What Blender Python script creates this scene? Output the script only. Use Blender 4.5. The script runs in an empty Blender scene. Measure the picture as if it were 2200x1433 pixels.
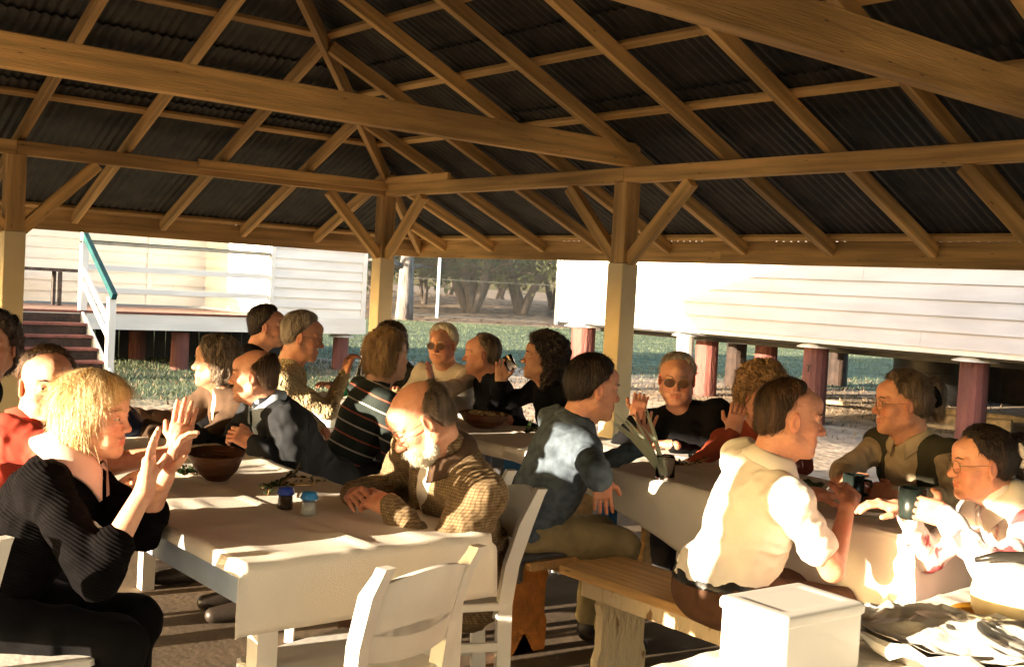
import bpy, bmesh, math, random
import numpy as np
from mathutils import Vector, Matrix, Euler
R = math.radians
rng = np.random.default_rng(7)
random.seed(7)
sc = bpy.context.scene
COL = sc.collection

# ------------------------------------------------------------------ camera, sky, sun, exposure
PITCH, ROLL, YAW, FPX = -.039, .055, .8857, 2400.
cam_d = bpy.data.cameras.new('camera'); cam = bpy.data.objects.new('camera', cam_d); COL.objects.link(cam)
sc.camera = cam
_fw = Vector((-math.sin(YAW) * math.cos(PITCH), math.cos(YAW) * math.cos(PITCH), math.sin(PITCH)))
_rt = Vector((math.cos(YAW), math.sin(YAW), 0)); _up = _rt.cross(_fw)
_r2 = _rt * math.cos(ROLL) + _up * math.sin(ROLL); _u2 = _up * math.cos(ROLL) - _rt * math.sin(ROLL)
_m = Matrix((_r2, _u2, -_fw)).transposed().to_4x4(); _m.translation = Vector((9.97, -6.35, 1.5))
cam.matrix_world = _m
cam_d.sensor_width = 36; cam_d.lens = 36 * FPX / 2200.; cam_d.clip_start = .05; cam_d.clip_end = 2000

SUN_EL = 7.2
SUN_TRAVEL = Vector((.15, .989, 0)).normalized()
world = bpy.data.worlds.new('World'); sc.world = world; world.use_nodes = True
wn = world.node_tree; bg = wn.nodes['Background']
sky = wn.nodes.new('ShaderNodeTexSky'); sky.sky_type = 'NISHITA'; sky.sun_disc = False
sky.sun_elevation = R(SUN_EL); sky.sun_rotation = math.atan2(-SUN_TRAVEL.x, -SUN_TRAVEL.y)
sky.dust_density = 2.5; sky.air_density = 1.0; sky.ozone_density = 1.0
wn.links.new(sky.outputs[0], bg.inputs[0]); bg.inputs[1].default_value = .15
sl = bpy.data.lights.new('sun', 'SUN'); sl.energy = 5.0; sl.angle = R(.5); sl.color = (1, .80, .56)
so = bpy.data.objects.new('sun', sl); COL.objects.link(so)
_d = Vector((SUN_TRAVEL.x * math.cos(R(SUN_EL)), SUN_TRAVEL.y * math.cos(R(SUN_EL)), -math.sin(R(SUN_EL))))
so.rotation_euler = _d.to_track_quat('-Z', 'Y').to_euler(); so.location = (0, -16, 8)
sc.view_settings.view_transform = 'Standard'; sc.view_settings.look = 'None'
sc.view_settings.gamma = 1; sc.view_settings.use_curve_mapping = False
sc.view_settings.exposure = 2.7
sc.render.engine = 'CYCLES'
sc.cycles.max_bounces = 8; sc.cycles.diffuse_bounces = 5

# ------------------------------------------------------------------ materials
MATS = {}
def mat(name, col, rough=.7, var=.15, scale=6., bump=.1, bscale=40., metal=0., spec=.4, col2=None, detail=6., stretch=(1, 1, 1), thr=(.35, .65)):
    if name in MATS: return MATS[name]
    m = bpy.data.materials.new(name); m.use_nodes = True; nt = m.node_tree; N = nt.nodes; L = nt.links
    b = N['Principled BSDF']; b.inputs['Roughness'].default_value = rough; b.inputs['Metallic'].default_value = metal
    b.inputs['Specular IOR Level'].default_value = spec
    tc = N.new('ShaderNodeTexCoord'); mp = N.new('ShaderNodeMapping'); mp.inputs['Scale'].default_value = stretch
    L.new(tc.outputs['Object'], mp.inputs[0])
    nz = N.new('ShaderNodeTexNoise'); nz.inputs['Scale'].default_value = scale; nz.inputs['Detail'].default_value = detail
    L.new(mp.outputs[0], nz.inputs['Vector'])
    cr = N.new('ShaderNodeValToRGB'); c = np.array(col)
    if col2 is None: a = c * (1 - var); d = np.minimum(c * (1 + var), 1)
    else: a = c; d = np.array(col2)
    cr.color_ramp.elements[0].position = thr[0]; cr.color_ramp.elements[1].position = thr[1]
    cr.color_ramp.elements[0].color = (*a, 1); cr.color_ramp.elements[1].color = (*d, 1)
    L.new(nz.outputs['Fac'], cr.inputs[0]); L.new(cr.outputs[0], b.inputs['Base Color'])
    if bump:
        n2 = N.new('ShaderNodeTexNoise'); n2.inputs['Scale'].default_value = bscale; n2.inputs['Detail'].default_value = 5
        L.new(mp.outputs[0], n2.inputs['Vector'])
        bp = N.new('ShaderNodeBump'); bp.inputs['Strength'].default_value = min(1, bump * 3); bp.inputs['Distance'].default_value = .01 * bump * 4
        L.new(n2.outputs['Fac'], bp.inputs['Height']); L.new(bp.outputs[0], b.inputs['Normal'])
    MATS[name] = m; m['ramp'] = cr.name
    return m

def wood(name, col, dark=.6, rough=.65, spec=.3):
    """stretched grain with knots and old stains over it"""
    m = mat(name, tuple(np.array(col) * dark), rough, 0, 3.2, .25, 22, col2=tuple(np.minimum(np.array(col) * 1.15, 1)), stretch=(.35, 7, 7), thr=(.3, .62), spec=spec)
    nt = m.node_tree; N = nt.nodes; L = nt.links
    if 'knots' in N: return m
    tc = N.new('ShaderNodeTexCoord'); mp = N.new('ShaderNodeMapping'); mp.inputs['Scale'].default_value = (.9, 4.5, 4.5); L.new(tc.outputs['Object'], mp.inputs[0])
    oi = N.new('ShaderNodeObjectInfo'); ad = N.new('ShaderNodeVectorMath'); ad.operation = 'ADD'; L.new(mp.outputs[0], ad.inputs[0]); sc_ = N.new('ShaderNodeMath'); sc_.operation = 'MULTIPLY'; sc_.inputs[1].default_value = 40; L.new(oi.outputs['Random'], sc_.inputs[0]); L.new(sc_.outputs[0], ad.inputs[1])
    vo = N.new('ShaderNodeTexVoronoi'); vo.name = 'knots'; L.new(ad.outputs[0], vo.inputs['Vector']); kr = N.new('ShaderNodeValToRGB'); kr.color_ramp.elements[0].position = .03; kr.color_ramp.elements[0].color = (.25, .2, .16, 1); kr.color_ramp.elements[1].position = .11; kr.color_ramp.elements[1].color = (1, 1, 1, 1); L.new(vo.outputs['Distance'], kr.inputs[0])
    n3 = N.new('ShaderNodeTexNoise'); n3.inputs['Scale'].default_value = .55; n3.inputs['Detail'].default_value = 8; L.new(ad.outputs[0], n3.inputs['Vector']); sr = N.new('ShaderNodeValToRGB'); sr.color_ramp.elements[0].position = .36; sr.color_ramp.elements[0].color = (.55, .52, .5, 1); sr.color_ramp.elements[1].position = .60; sr.color_ramp.elements[1].color = (1.08, 1.05, 1.0, 1); L.new(n3.outputs['Fac'], sr.inputs[0])
    hs = N.new('ShaderNodeMath'); hs.operation = 'MULTIPLY_ADD'; hs.inputs[1].default_value = .34; hs.inputs[2].default_value = .84; L.new(oi.outputs['Random'], hs.inputs[0])
    prev = N[m['ramp']].outputs[0]
    for src in (kr.outputs[0], sr.outputs[0], hs.outputs[0]):
        x = N.new('ShaderNodeMix'); x.data_type = 'RGBA'; x.blend_type = 'MULTIPLY'; x.inputs['Factor'].default_value = 1; L.new(prev, x.inputs['A']); L.new(src, x.inputs['B']); prev = x.outputs['Result']
    L.new(prev, N['Principled BSDF'].inputs['Base Color']); return m
M_timber = wood('tan_timber', (.68, .44, .17), .66)
M_timber2 = wood('brown_timber', (.50, .32, .13), .6)
M_postpaint = mat('cream_post_paint', (.80, .66, .38), .6, .07, 3, .1, 60)
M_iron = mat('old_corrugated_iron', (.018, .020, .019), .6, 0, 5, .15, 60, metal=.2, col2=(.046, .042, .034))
M_white = mat('white_house_paint', (.78, .77, .74), .55, .09, 1.6, .08, 70, stretch=(.6, .6, 3))
M_white2 = mat('white_weatherboard_paint', (.56, .545, .56), .6, .11, 1.5, .08, 70, stretch=(.6, .6, 3))
M_darkstump = mat('dark_brown_timber', (.03, .018, .014), .8, .4, 5, .3, 26)  # dark brown; on planks and risers this tone carries shade
M_teal = mat('teal_rail_paint', (.006, .06, .07), .45, .25, 7, .1, 40)
M_redstump = mat('red_stump_paint', (.135, .048, .042), .7, .35, 3, .35, 26, stretch=(1, 1, .35))
M_redstep = mat('red_step_paint', (.15, .05, .042), .6, .3, 6, .15, 40)
M_deck = mat('worn_deck_boards', (.26, .17, .15), .7, .3, 8, .2, 40, stretch=(6, 1, 1))
M_cap = mat('galvanised_cap', (.55, .55, .55), .45, .2, 9, .05, 40, metal=.5)
M_chair = mat('white_chair_paint', (.74, .73, .70), .45, .06, 6, .1, 50)
M_cloth = mat('white_table_cloth', (.80, .755, .68), .85, .035, 5, .12, 260)
M_apron = mat('pale_blue_table_paint', (.34, .42, .56), .6, .1, 6, .1, 50)
M_blue = mat('blue_table_paint', (.03, .16, .42), .5, .15, 6, .1, 50)
M_orange = wood('orange_varnished_board', (.56, .20, .035), .72, .35, .5)
M_benchtop = wood('worn_bench_board', (.60, .38, .16), .66, .6)
M_peel = mat('peeling_cream_paint', (.25, .14, .06), .75, 0, 9, .45, 30, col2=(.66, .53, .34), stretch=(1.2, 1.2, .55), thr=(.36, .40))
M_dark = mat('plain_dark', (.015, .015, .016), .5, .3, 8, .05)
M_bark = mat('grey_bark', (.075, .062, .058), .9, .4, 5, .7, 14, stretch=(2, 2, .4))
M_barkl = mat('pale_bark', (.17, .155, .15), .9, .4, 5, .6, 14, stretch=(2, 2, .4))
M_pole = mat('white_pole_paint', (.72, .75, .78), .5, .08)
M_wire = mat('galvanised_wire', (.16, .16, .16), .5, .1, metal=.6)
M_log = mat('weathered_log', (.30, .24, .17), .85, .35, 8, .4, 25)

def leafmat(name, col):
    m = mat(name, col, .55, .45, .9, 0, spec=.3); nt = m.node_tree; b = nt.nodes['Principled BSDF']
    tr = nt.nodes.new('ShaderNodeBsdfTranslucent'); mx = nt.nodes.new('ShaderNodeMixShader'); mx.inputs[0].default_value = .35
    nt.links.new(nt.nodes[m['ramp']].outputs[0], tr.inputs[0]); nt.links.new(b.outputs[0], mx.inputs[1]); nt.links.new(tr.outputs[0], mx.inputs[2])
    nt.links.new(mx.outputs[0], nt.nodes['Material Output'].inputs[0]); return m
M_leaf = leafmat('dark_green_leaves', (.035, .065, .03))
M_leaf2 = leafmat('olive_leaves', (.10, .12, .045))
M_leaf3 = leafmat('sprig_leaves', (.02, .045, .012))
M_blade = leafmat('pale_strap_leaf', (.58, .62, .46))
def fabric(name, col, var=.12, scale=14, bump=.07, bscale=240, rough=.9, **k): return mat(name, col, rough, var, scale, bump, bscale, spec=.2, **k)

A3 = lambda *v: np.array(v)
def skinmat(name, col):
    m = bpy.data.materials.new(name); m.use_nodes = True; nt = m.node_tree; N = nt.nodes; L = nt.links; b = N['Principled BSDF']
    at = N.new('ShaderNodeAttribute'); at.attribute_name = 'blush'
    nz = N.new('ShaderNodeTexNoise'); nz.inputs['Scale'].default_value = 38; nz.inputs['Detail'].default_value = 4
    tc = N.new('ShaderNodeTexCoord'); L.new(tc.outputs['Object'], nz.inputs['Vector'])
    m1 = N.new('ShaderNodeMix'); m1.data_type = 'RGBA'; c = np.array(col)
    m1.inputs['A'].default_value = (*(c * A3(.80, .68, .62)), 1); m1.inputs['B'].default_value = (*np.minimum(c * np.array([1.12, 1.06, 1.02]), 1), 1)
    L.new(nz.outputs['Fac'], m1.inputs['Factor'])
    m2 = N.new('ShaderNodeMix'); m2.data_type = 'RGBA'; m2.inputs['B'].default_value = (c[0] * .86, c[1] * .42, c[2] * .40, 1)
    L.new(m1.outputs['Result'], m2.inputs['A']); L.new(at.outputs['Fac'], m2.inputs['Factor']); L.new(m2.outputs['Result'], b.inputs['Base Color'])
    b.inputs['Roughness'].default_value = .5; b.inputs['Subsurface Weight'].default_value = .12; b.inputs['Subsurface Radius'].default_value = (.012, .004, .002)
    b.inputs['Subsurface Scale'].default_value = 1.0
    n2 = N.new('ShaderNodeTexNoise'); n2.inputs['Scale'].default_value = 220; L.new(tc.outputs['Object'], n2.inputs['Vector'])
    bp = N.new('ShaderNodeBump'); bp.inputs['Strength'].default_value = .25; bp.inputs['Distance'].default_value = .002
    L.new(n2.outputs['Fac'], bp.inputs['Height']); L.new(bp.outputs[0], b.inputs['Normal'])
    return m
SKIN = {'fair': skinmat('fair_skin', (.70, .44, .31)), 'ruddy': skinmat('ruddy_skin', (.62, .33, .22)), 'tan': skinmat('tanned_skin', (.46, .27, .175))}
def hairmat(name, c1, c2):
    return mat(name, c1, .45, 0, 30, .35, 120, col2=c2, spec=.45, stretch=(1, 1, .18), thr=(.35, .62))
HAIRM = {'blonde': hairmat('blonde_hair', (.50, .30, .10), (.88, .68, .38)), 'grey': hairmat('grey_hair', (.14, .11, .085), (.42, .36, .29)),
         'white': hairmat('white_hair', (.50, .42, .30), (.80, .74, .60)), 'dark': hairmat('dark_hair', (.008, .005, .004), (.035, .02, .013)),
         'brown': hairmat('brown_hair', (.035, .018, .008), (.11, .058, .026)), 'greybrown': hairmat('grey_brown_hair', (.045, .03, .02), (.22, .16, .11)),
         'sandy': hairmat('sandy_hair', (.16, .085, .035), (.42, .26, .11))}
M_eye = mat('shaded_eye_white', (.42, .38, .34), .2, .03, bump=0); M_iris = mat('eye_iris', (.03, .02, .012), .15, .2, bump=0)  # eye whites darkened to hold the shade of the sockets
M_frame = mat('spectacle_frame', (.25, .17, .08), .3, .1, bump=0, metal=.7)
M_lensd = mat('sunglass_lens', (.11, .058, .036), .1, .1, bump=0)
def glassmat(name, col=(1, 1, 1), a=.3):
    m = bpy.data.materials.new(name); m.use_nodes = True; b = m.node_tree.nodes['Principled BSDF']
    b.inputs['Base Color'].default_value = (*col, 1); b.inputs['Roughness'].default_value = .04; b.inputs['Transmission Weight'].default_value = 1; b.inputs['IOR'].default_value = 1.35
    return m
M_glass = glassmat('clear_glass'); M_bottle = glassmat('bottle_glass', (.95, .97, .92))

# ------------------------------------------------------------------ mesh helpers
def newmesh(name, V, Fc, m=None, smooth=False):
    me = bpy.data.meshes.new(name); V = np.asarray(V, dtype=np.float32)
    if isinstance(Fc, np.ndarray):
        n, k = Fc.shape; me.vertices.add(len(V)); me.vertices.foreach_set('co', V.ravel())
        me.loops.add(n * k); me.loops.foreach_set('vertex_index', Fc.astype(np.int32).ravel())
        me.polygons.add(n); me.polygons.foreach_set('loop_start', (np.arange(n) * k).astype(np.int32))
        try: me.polygons.foreach_set('loop_total', np.full(n, k, dtype=np.int32))
        except Exception: pass
        me.update(calc_edges=True)
    else:
        me.from_pydata([tuple(map(float, v)) for v in V], [], [tuple(int(i) for i in f) for f in Fc]); me.update()
    if smooth: me.shade_smooth()
    if m is not None: me.materials.append(m)
    return me
def link(name, me, parent=None, loc=None, rot=None, mw=None):
    o = bpy.data.objects.new(name, me); COL.objects.link(o)
    if parent is not None: o.parent = parent
    if mw is not None: o.matrix_local = mw
    else:
        if loc is not None: o.location = loc
        if rot is not None: o.rotation_euler = rot
    return o
def tag(o, label=None, cat=None, group=None, kind=None):
    if label: o['label'] = label
    if cat: o['category'] = cat
    if group: o['group'] = group
    if kind: o['kind'] = kind
    return o
def empty(name, loc, label=None, cat=None, group=None, rz=0):
    o = link(name, None, None, loc, (0, 0, rz)); o.empty_display_size = .1
    return tag(o, label, cat, group)
def stick(a, b, w, h, up=(0, 0, 1), ch=.004):
    """chamfered timber of section w x h from a to b; returns mesh data in local space and its matrix"""
    a = Vector(a); b = Vector(b); x = (b - a); L = x.length; x.normalize(); u = Vector(up)
    if abs(u.dot(x)) > .98: u = Vector((1, 0, 0)) if abs(x.x) < .9 else Vector((0, 1, 0))
    y = u.cross(x).normalized(); z = x.cross(y)
    c = min(ch, w * .3, h * .3); W, H = w / 2, h / 2
    prof = [(-W + c, -H), (W - c, -H), (W, -H + c), (W, H - c), (W - c, H), (-W + c, H), (-W, H - c), (-W, -H + c)]
    V = [(0, p, q) for p, q in prof] + [(L, p, q) for p, q in prof]
    Fc = [tuple(range(7, -1, -1)), tuple(range(8, 16))] + [(i, (i + 1) % 8, 8 + (i + 1) % 8, 8 + i) for i in range(8)]
    M = Matrix((x, y, z)).transposed().to_4x4(); M.translation = a
    return V, Fc, M
def bar(name, a, b, w, h, m, parent=None, up=(0, 0, 1), ch=.004, label=None):
    V, Fc, M = stick(a, b, w, h, up, ch)
    o = link(name, newmesh(name, V, Fc, m), parent)
    if parent is not None: M = Matrix.Translation(-parent.location) @ M if parent.rotation_euler.z == 0 else parent.matrix_basis.inverted() @ M
    o.matrix_local = M
    if label: o['label'] = label
    return o
def boxm(lo, hi, ch=.003):
    cx = [(lo[i] + hi[i]) / 2 for i in range(3)]
    V, Fc, M = stick((lo[0], cx[1], cx[2]), (hi[0], cx[1], cx[2]), hi[1] - lo[1], hi[2] - lo[2], ch=ch)
    return [tuple(M @ Vector(v)) for v in V], Fc
def box(name, lo, hi, m, parent=None, ch=.003, label=None):
    V, Fc = boxm(lo, hi, ch); p = parent.location if parent else Vector((0, 0, 0))
    if parent is None:
        c = Vector([(lo[i] + hi[i]) / 2 for i in range(3)]); V = [tuple(Vector(v) - c) for v in V]
        return link(name, newmesh(name, V, Fc, m), None, c)
    o = link(name, newmesh(name, V, Fc, m), parent, -p if parent.rotation_euler.z == 0 else (0, 0, 0))
    if label: o['label'] = label
    return o
def join(parts):
    V = []; Fc = []; n = 0
    for v, f in parts:
        V += [tuple(q) for q in v]; Fc += [tuple(i + n for i in q) for q in f]; n = len(V)
    return V, Fc
def lathe(prof, n=24, cx=(0, 0, 0), sx=1, sy=1):
    V = []; Fc = []
    for r, z in prof:
        for k in range(n):
            t = 2 * math.pi * k / n; V.append((cx[0] + r * math.cos(t) * sx, cx[1] + r * math.sin(t) * sy, cx[2] + z))
    for i in range(len(prof) - 1):
        for k in range(n):
            Fc.append((i * n + k, i * n + (k + 1) % n, (i + 1) * n + (k + 1) % n, (i + 1) * n + k))
    return V, Fc
def tube(pts, rad, n=8, close=True):
    pts = [Vector(p) for p in pts]; V = []; Fc = []; m = len(pts); ref = None
    for i, p in enumerate(pts):
        t = (pts[min(i + 1, m - 1)] - pts[max(i - 1, 0)]).normalized()
        if ref is None: ref = t.orthogonal().normalized()
        ref = (ref - t * ref.dot(t)).normalized(); bi = t.cross(ref); r = rad[i] if hasattr(rad, '__len__') else rad
        for k in range(n):
            a = 2 * math.pi * k / n; V.append(tuple(p + (ref * math.cos(a) + bi * math.sin(a)) * r))
    for i in range(m - 1):
        for k in range(n): Fc.append((i * n + k, i * n + (k + 1) % n, (i + 1) * n + (k + 1) % n, (i + 1) * n + k))
    if close: Fc += [tuple(range(n - 1, -1, -1)), tuple(range((m - 1) * n, m * n))]
    return V, Fc

# ------------------------------------------------------------------ noise and distance fields
_T = rng.random((32, 32, 32)).astype(np.float32)
def vnoise(P):
    Pf = np.floor(P); f = P - Pf; f = f * f * (3 - 2 * f); i = Pf.astype(np.int64) & 31; j = (i + 1) & 31
    x0, y0, z0 = i[:, 0], i[:, 1], i[:, 2]; x1, y1, z1 = j[:, 0], j[:, 1], j[:, 2]; fx, fy, fz = f[:, 0], f[:, 1], f[:, 2]
    a = _T[x0, y0, z0] * (1 - fx) + _T[x1, y0, z0] * fx; b = _T[x0, y1, z0] * (1 - fx) + _T[x1, y1, z0] * fx
    c = _T[x0, y0, z1] * (1 - fx) + _T[x1, y0, z1] * fx; d = _T[x0, y1, z1] * (1 - fx) + _T[x1, y1, z1] * fx
    return (a * (1 - fy) + b * fy) * (1 - fz) + (c * (1 - fy) + d * fy) * fz
def fbm(P, o=3):
    s = 0; a = .5
    for k in range(o): s = s + a * vnoise(P * (2 ** k) + 7.3 * k); a *= .5
    return s / (1 - .5 ** o)
A = lambda *v: np.array(v, dtype=np.float64)
def unit(v): v = np.asarray(v, dtype=float); return v / (np.linalg.norm(v) + 1e-12)

class Field:
    def __init__(s, lo, hi, h):
        s.h = h; s.lo = np.array(lo, float) - 3 * h; s.n = np.ceil((np.array(hi, float) + 3 * h - s.lo) / h).astype(int) + 1
        s.D = np.full(tuple(s.n), 1., dtype=np.float32)
    def sub(s, lo, hi):
        i0 = np.clip(np.floor((np.array(lo) - s.lo) / s.h).astype(int), 0, s.n); i1 = np.clip(np.ceil((np.array(hi) - s.lo) / s.h).astype(int) + 1, 0, s.n)
        if (i1 <= i0).any(): return None
        ax = [s.lo[a] + np.arange(i0[a], i1[a]) * s.h for a in range(3)]
        G = np.stack(np.meshgrid(*ax, indexing='ij'), -1).reshape(-1, 3)
        return tuple(slice(i0[a], i1[a]) for a in range(3)), G
    def comb(s, fn, lo, hi, k, op):
        q = s.sub(np.array(lo) - k - 2 * s.h, np.array(hi) + k + 2 * s.h)
        if q is None: return
        sl, G = q; d = fn(G); a = s.D[sl].reshape(-1)
        if op == 'u':
            hh = np.clip(.5 + .5 * (d - a) / k, 0, 1); r = d * (1 - hh) + a * hh - k * hh * (1 - hh)
        else:
            hh = np.clip(.5 - .5 * (a + d) / k, 0, 1); r = a * (1 - hh) - d * hh + k * hh * (1 - hh)
        s.D[sl] = r.reshape(s.D[sl].shape)
    def ball(s, c, r, k=.01, op='u'):
        c = np.asarray(c, float); s.comb(lambda G: np.linalg.norm(G - c, axis=1) - r, c - r, c + r, k, op)
    def cone(s, a, b, r1, r2, k=.01, op='u', wob=None):
        a = np.asarray(a, float); b = np.asarray(b, float); ab = b - a; q = ab @ ab + 1e-9; rm = max(r1, r2)
        def fn(G):
            h = np.clip((G - a) @ ab / q, 0, 1); d = np.linalg.norm(G - a - h[:, None] * ab, axis=1); r = r1 + (r2 - r1) * h
            if wob:
                # fold rings
                r = r * (1 + wob[0] * np.sin(h * wob[1] + wob[2] + 3 * vnoise(G * 14)) * np.sin(np.pi * h) ** .5)
            return d - r
        s.comb(fn, np.minimum(a, b) - rm, np.maximum(a, b) + rm, k, op)
    def ell(s, c, r, Rm=None, k=.02, op='u', clip=None, ck=0, cn=0):
        c = np.asarray(c, float); r = np.asarray(r, float); rm = r.max()
        def fn(G):
            q = G - c
            if Rm is not None: q = q @ Rm
            k0 = np.linalg.norm(q / r, axis=1); k1 = np.linalg.norm(q / (r * r), axis=1) + 1e-9
            d = k0 * (k0 - 1) / k1
            if clip is not None:
                e = clip(q)
                if ck: e = e + cn * (vnoise(G * A(90, 90, 20)) + .6 * vnoise(G * 45 + 3) - .8); hh = np.clip(.5 - .5 * (e - d) / ck, 0, 1); d = e * (1 - hh) + d * hh + ck * hh * (1 - hh)
                else: d = np.maximum(d, e)
            return d
        ext = np.array([rm] * 3) if Rm is not None else r
        s.comb(fn, c - ext, c + ext, k, op)
    def rbox(s, c, hs, rad, Rm, k=.01, op='u'):
        c = np.asarray(c, float); hs = np.asarray(hs, float); rm = np.linalg.norm(hs) + rad
        def fn(G):
            q = np.abs((G - c) @ Rm) - hs; return np.linalg.norm(np.maximum(q, 0), axis=1) + np.minimum(q.max(1), 0) - rad
        s.comb(fn, c - rm, c + rm, k, op)
    def displace(s, fn, band=.03):
        m = np.abs(s.D) < band; idx = np.argwhere(m); G = s.lo + idx * s.h; s.D[m] += fn(G).astype(np.float32)
    def surf(s):
        D = s.D; ins = D < 0
        c = sum(ins[i:D.shape[0] - 1 + i, j:D.shape[1] - 1 + j, k:D.shape[2] - 1 + k].astype(np.int8) for i in (0, 1) for j in (0, 1) for k in (0, 1))
        act = (c > 0) & (c < 8); ids = np.full(act.shape, -1, np.int64); ac = np.argwhere(act); ids[act] = np.arange(len(ac))
        C8 = {(i, j, k): D[ac[:, 0] + i, ac[:, 1] + j, ac[:, 2] + k] for i in (0, 1) for j in (0, 1) for k in (0, 1)}
        acc = np.zeros((len(ac), 3)); cnt = np.zeros(len(ac))
        for p in C8:
            for ax in range(3):
                if p[ax]: continue
                q = tuple(1 if a == ax else p[a] for a in range(3)); va, vb = C8[p], C8[q]; x = (va < 0) != (vb < 0)
                t = np.where(x, va / (va - vb + 1e-12), 0); pos = np.tile(np.array(p, float), (len(ac), 1)); pos[:, ax] += t
                acc += pos * x[:, None]; cnt += x
        V = s.lo + (ac + acc / np.maximum(cnt, 1)[:, None]) * s.h
        Q = []
        for ax in range(3):
            b, c_ = [(1, 2), (2, 0), (0, 1)][ax]
            s0 = [slice(None)] * 3; s1 = [slice(None)] * 3; s0[ax] = slice(0, -1); s1[ax] = slice(1, None)
            e = ins[tuple(s0)] != ins[tuple(s1)]; E_ = np.argwhere(e)
            ok = (E_[:, b] > 0) & (E_[:, c_] > 0) & (E_[:, b] < D.shape[b] - 1) & (E_[:, c_] < D.shape[c_] - 1); E_ = E_[ok]
            sgn = ins[E_[:, 0], E_[:, 1], E_[:, 2]]
            def cid(db, dc):
                q = E_.copy(); q[:, b] -= db; q[:, c_] -= dc; return ids[q[:, 0], q[:, 1], q[:, 2]]
            q = np.stack([cid(1, 1), cid(0, 1), cid(0, 0), cid(1, 0)], 1); q[~sgn] = q[~sgn][:, ::-1]; Q.append(q)
        Q = np.concatenate(Q) if Q else np.zeros((0, 4), int); Q = Q[(Q >= 0).all(1)]
        return V, Q
def merge(L):
    V = []; Q = []; n = 0
    for v, q in L: V.append(v); Q.append(q + n); n += len(v)
    return np.concatenate(V), np.concatenate(Q)

# ------------------------------------------------------------------ people
def build_head(h, o):
    """head and neck in head space: x to the person's right, y out of the face, z up; origin between the ears"""
    w = o.get('w', 1.); nose = o.get('nose', 1.); f = Field((-.10, -.125, -.30), (.10, .14, .13), h); k = .018
    nb = o['neck']; fat = o.get('fat', 1.)
    f.ell((0, -.014, .036), (.0765 * w, .097, .082), k=.01)
    f.ell((0, .024, -.03), (.064 * w, .066, .082), k=.03)
    f.ell((0, .040, -.078), (.042 * w * fat, .046, .040), k=.03)
    f.ball((0, .076, -.104), .016, .022)
    for s in (-1, 1):
        f.cone((s * .056 * w, .0, -.062), (s * .018, .070, -.102), .021 * fat, .015, .028)
        f.ball((s * .040 * w, .058, -.028), .023 * fat, .022)
        f.cone((s * .012, .087, .019), (s * .046, .072, .017), .0085, .009, .012)
    f.ball((0, .07, .05), .028, .03)
    for s in (-1, 1): f.ball((s * .031, .104, -.004), .0165, .012, 's')
    f.cone((0, .085, .014), (0, .100 + .004 * nose, -.028), .0085, .0115 * nose, .014)
    f.ball((0, .104 + .005 * nose, -.033), .0125 * nose, .010)
    for s in (-1, 1): f.ball((s * .0115 * nose, .099, -.037), .0078, .007)
    f.cone((-.020, .0895, -.0655), (.020, .0895, -.0655), .0062, .0062, .006); f.ball((0, .0935, -.0655), .0066, .008)
    f.cone((-.017, .0885, -.0775), (.017, .0885, -.0775), .0066, .0066, .006); f.ball((0, .092, -.0775), .007, .008)
    f.cone((-.021, .101, -.0712), (.021, .101, -.0712), .0036, .0036, .003, 's')
    for s in (-1, 1):
        f.cone((s * .022, .101, -.038), (s * .035, .087, -.068), .0034, .0022, .006, 's'); f.cone((s * .018, .0945, -.017), (s * .043, .084, -.014), .0042, .0036, .005); f.cone((s * .020, .099, -.024), (s * .045, .085, -.021), .0018, .0014, .004, 's')
        f.ball((s * .040, .066, -.070), .017, .02)
        f.ell((s * .0305, .0775, -.001), (.0150, .0150, .0150), k=.003, clip=lambda q: .0030 - np.abs(q[:, 2] + .001))
        R_e = np.array([[.94, s * .34, 0], [-s * .34, .94, 0], [0, 0, 1]])
        f.ell((s * .0785 * w, -.006, -.012), (.0075, .018, .031), R_e, k=.008)
        f.ell((s * .087 * w, -.002, -.010), (.005, .011, .019), R_e, k=.004, op='s')
    f.cone((0, -.030, -.06), nb, .056 * fat, .062 * fat, .03)
    f.cone((0, .02, -.105), nb + A(0, .03, .02), .030 * fat, .04 * fat, .03)
    f.displace(lambda G: .0030 * (fbm(G * A(34, 34, 52) + o.get('age', 1)) - .5) + .0016 * (fbm(G * A(80, 80, 150)) - .5), .012)
    V, Q = f.surf()
    lip = np.exp(-((V[:, 2] + .0715) / .010) ** 4) * (np.abs(V[:, 0]) < .024) * (V[:, 1] > .082)
    ch = np.exp(-(((np.abs(V[:, 0]) - .042) / .02) ** 2 + ((V[:, 2] + .03) / .022) ** 2)) * (V[:, 1] > .03) * .45
    ns = np.exp(-((V[:, 0] / .016) ** 2 + ((V[:, 2] + .033) / .015) ** 2)) * (V[:, 1] > .09) * .4
    ea = (np.abs(V[:, 0]) > .077) * .3 * (V[:, 2] > -.06)
    return V, Q, np.clip(np.maximum.reduce([lip * .9 * o.get('lips', .7), ch, ns, ea]), 0, 1)

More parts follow.
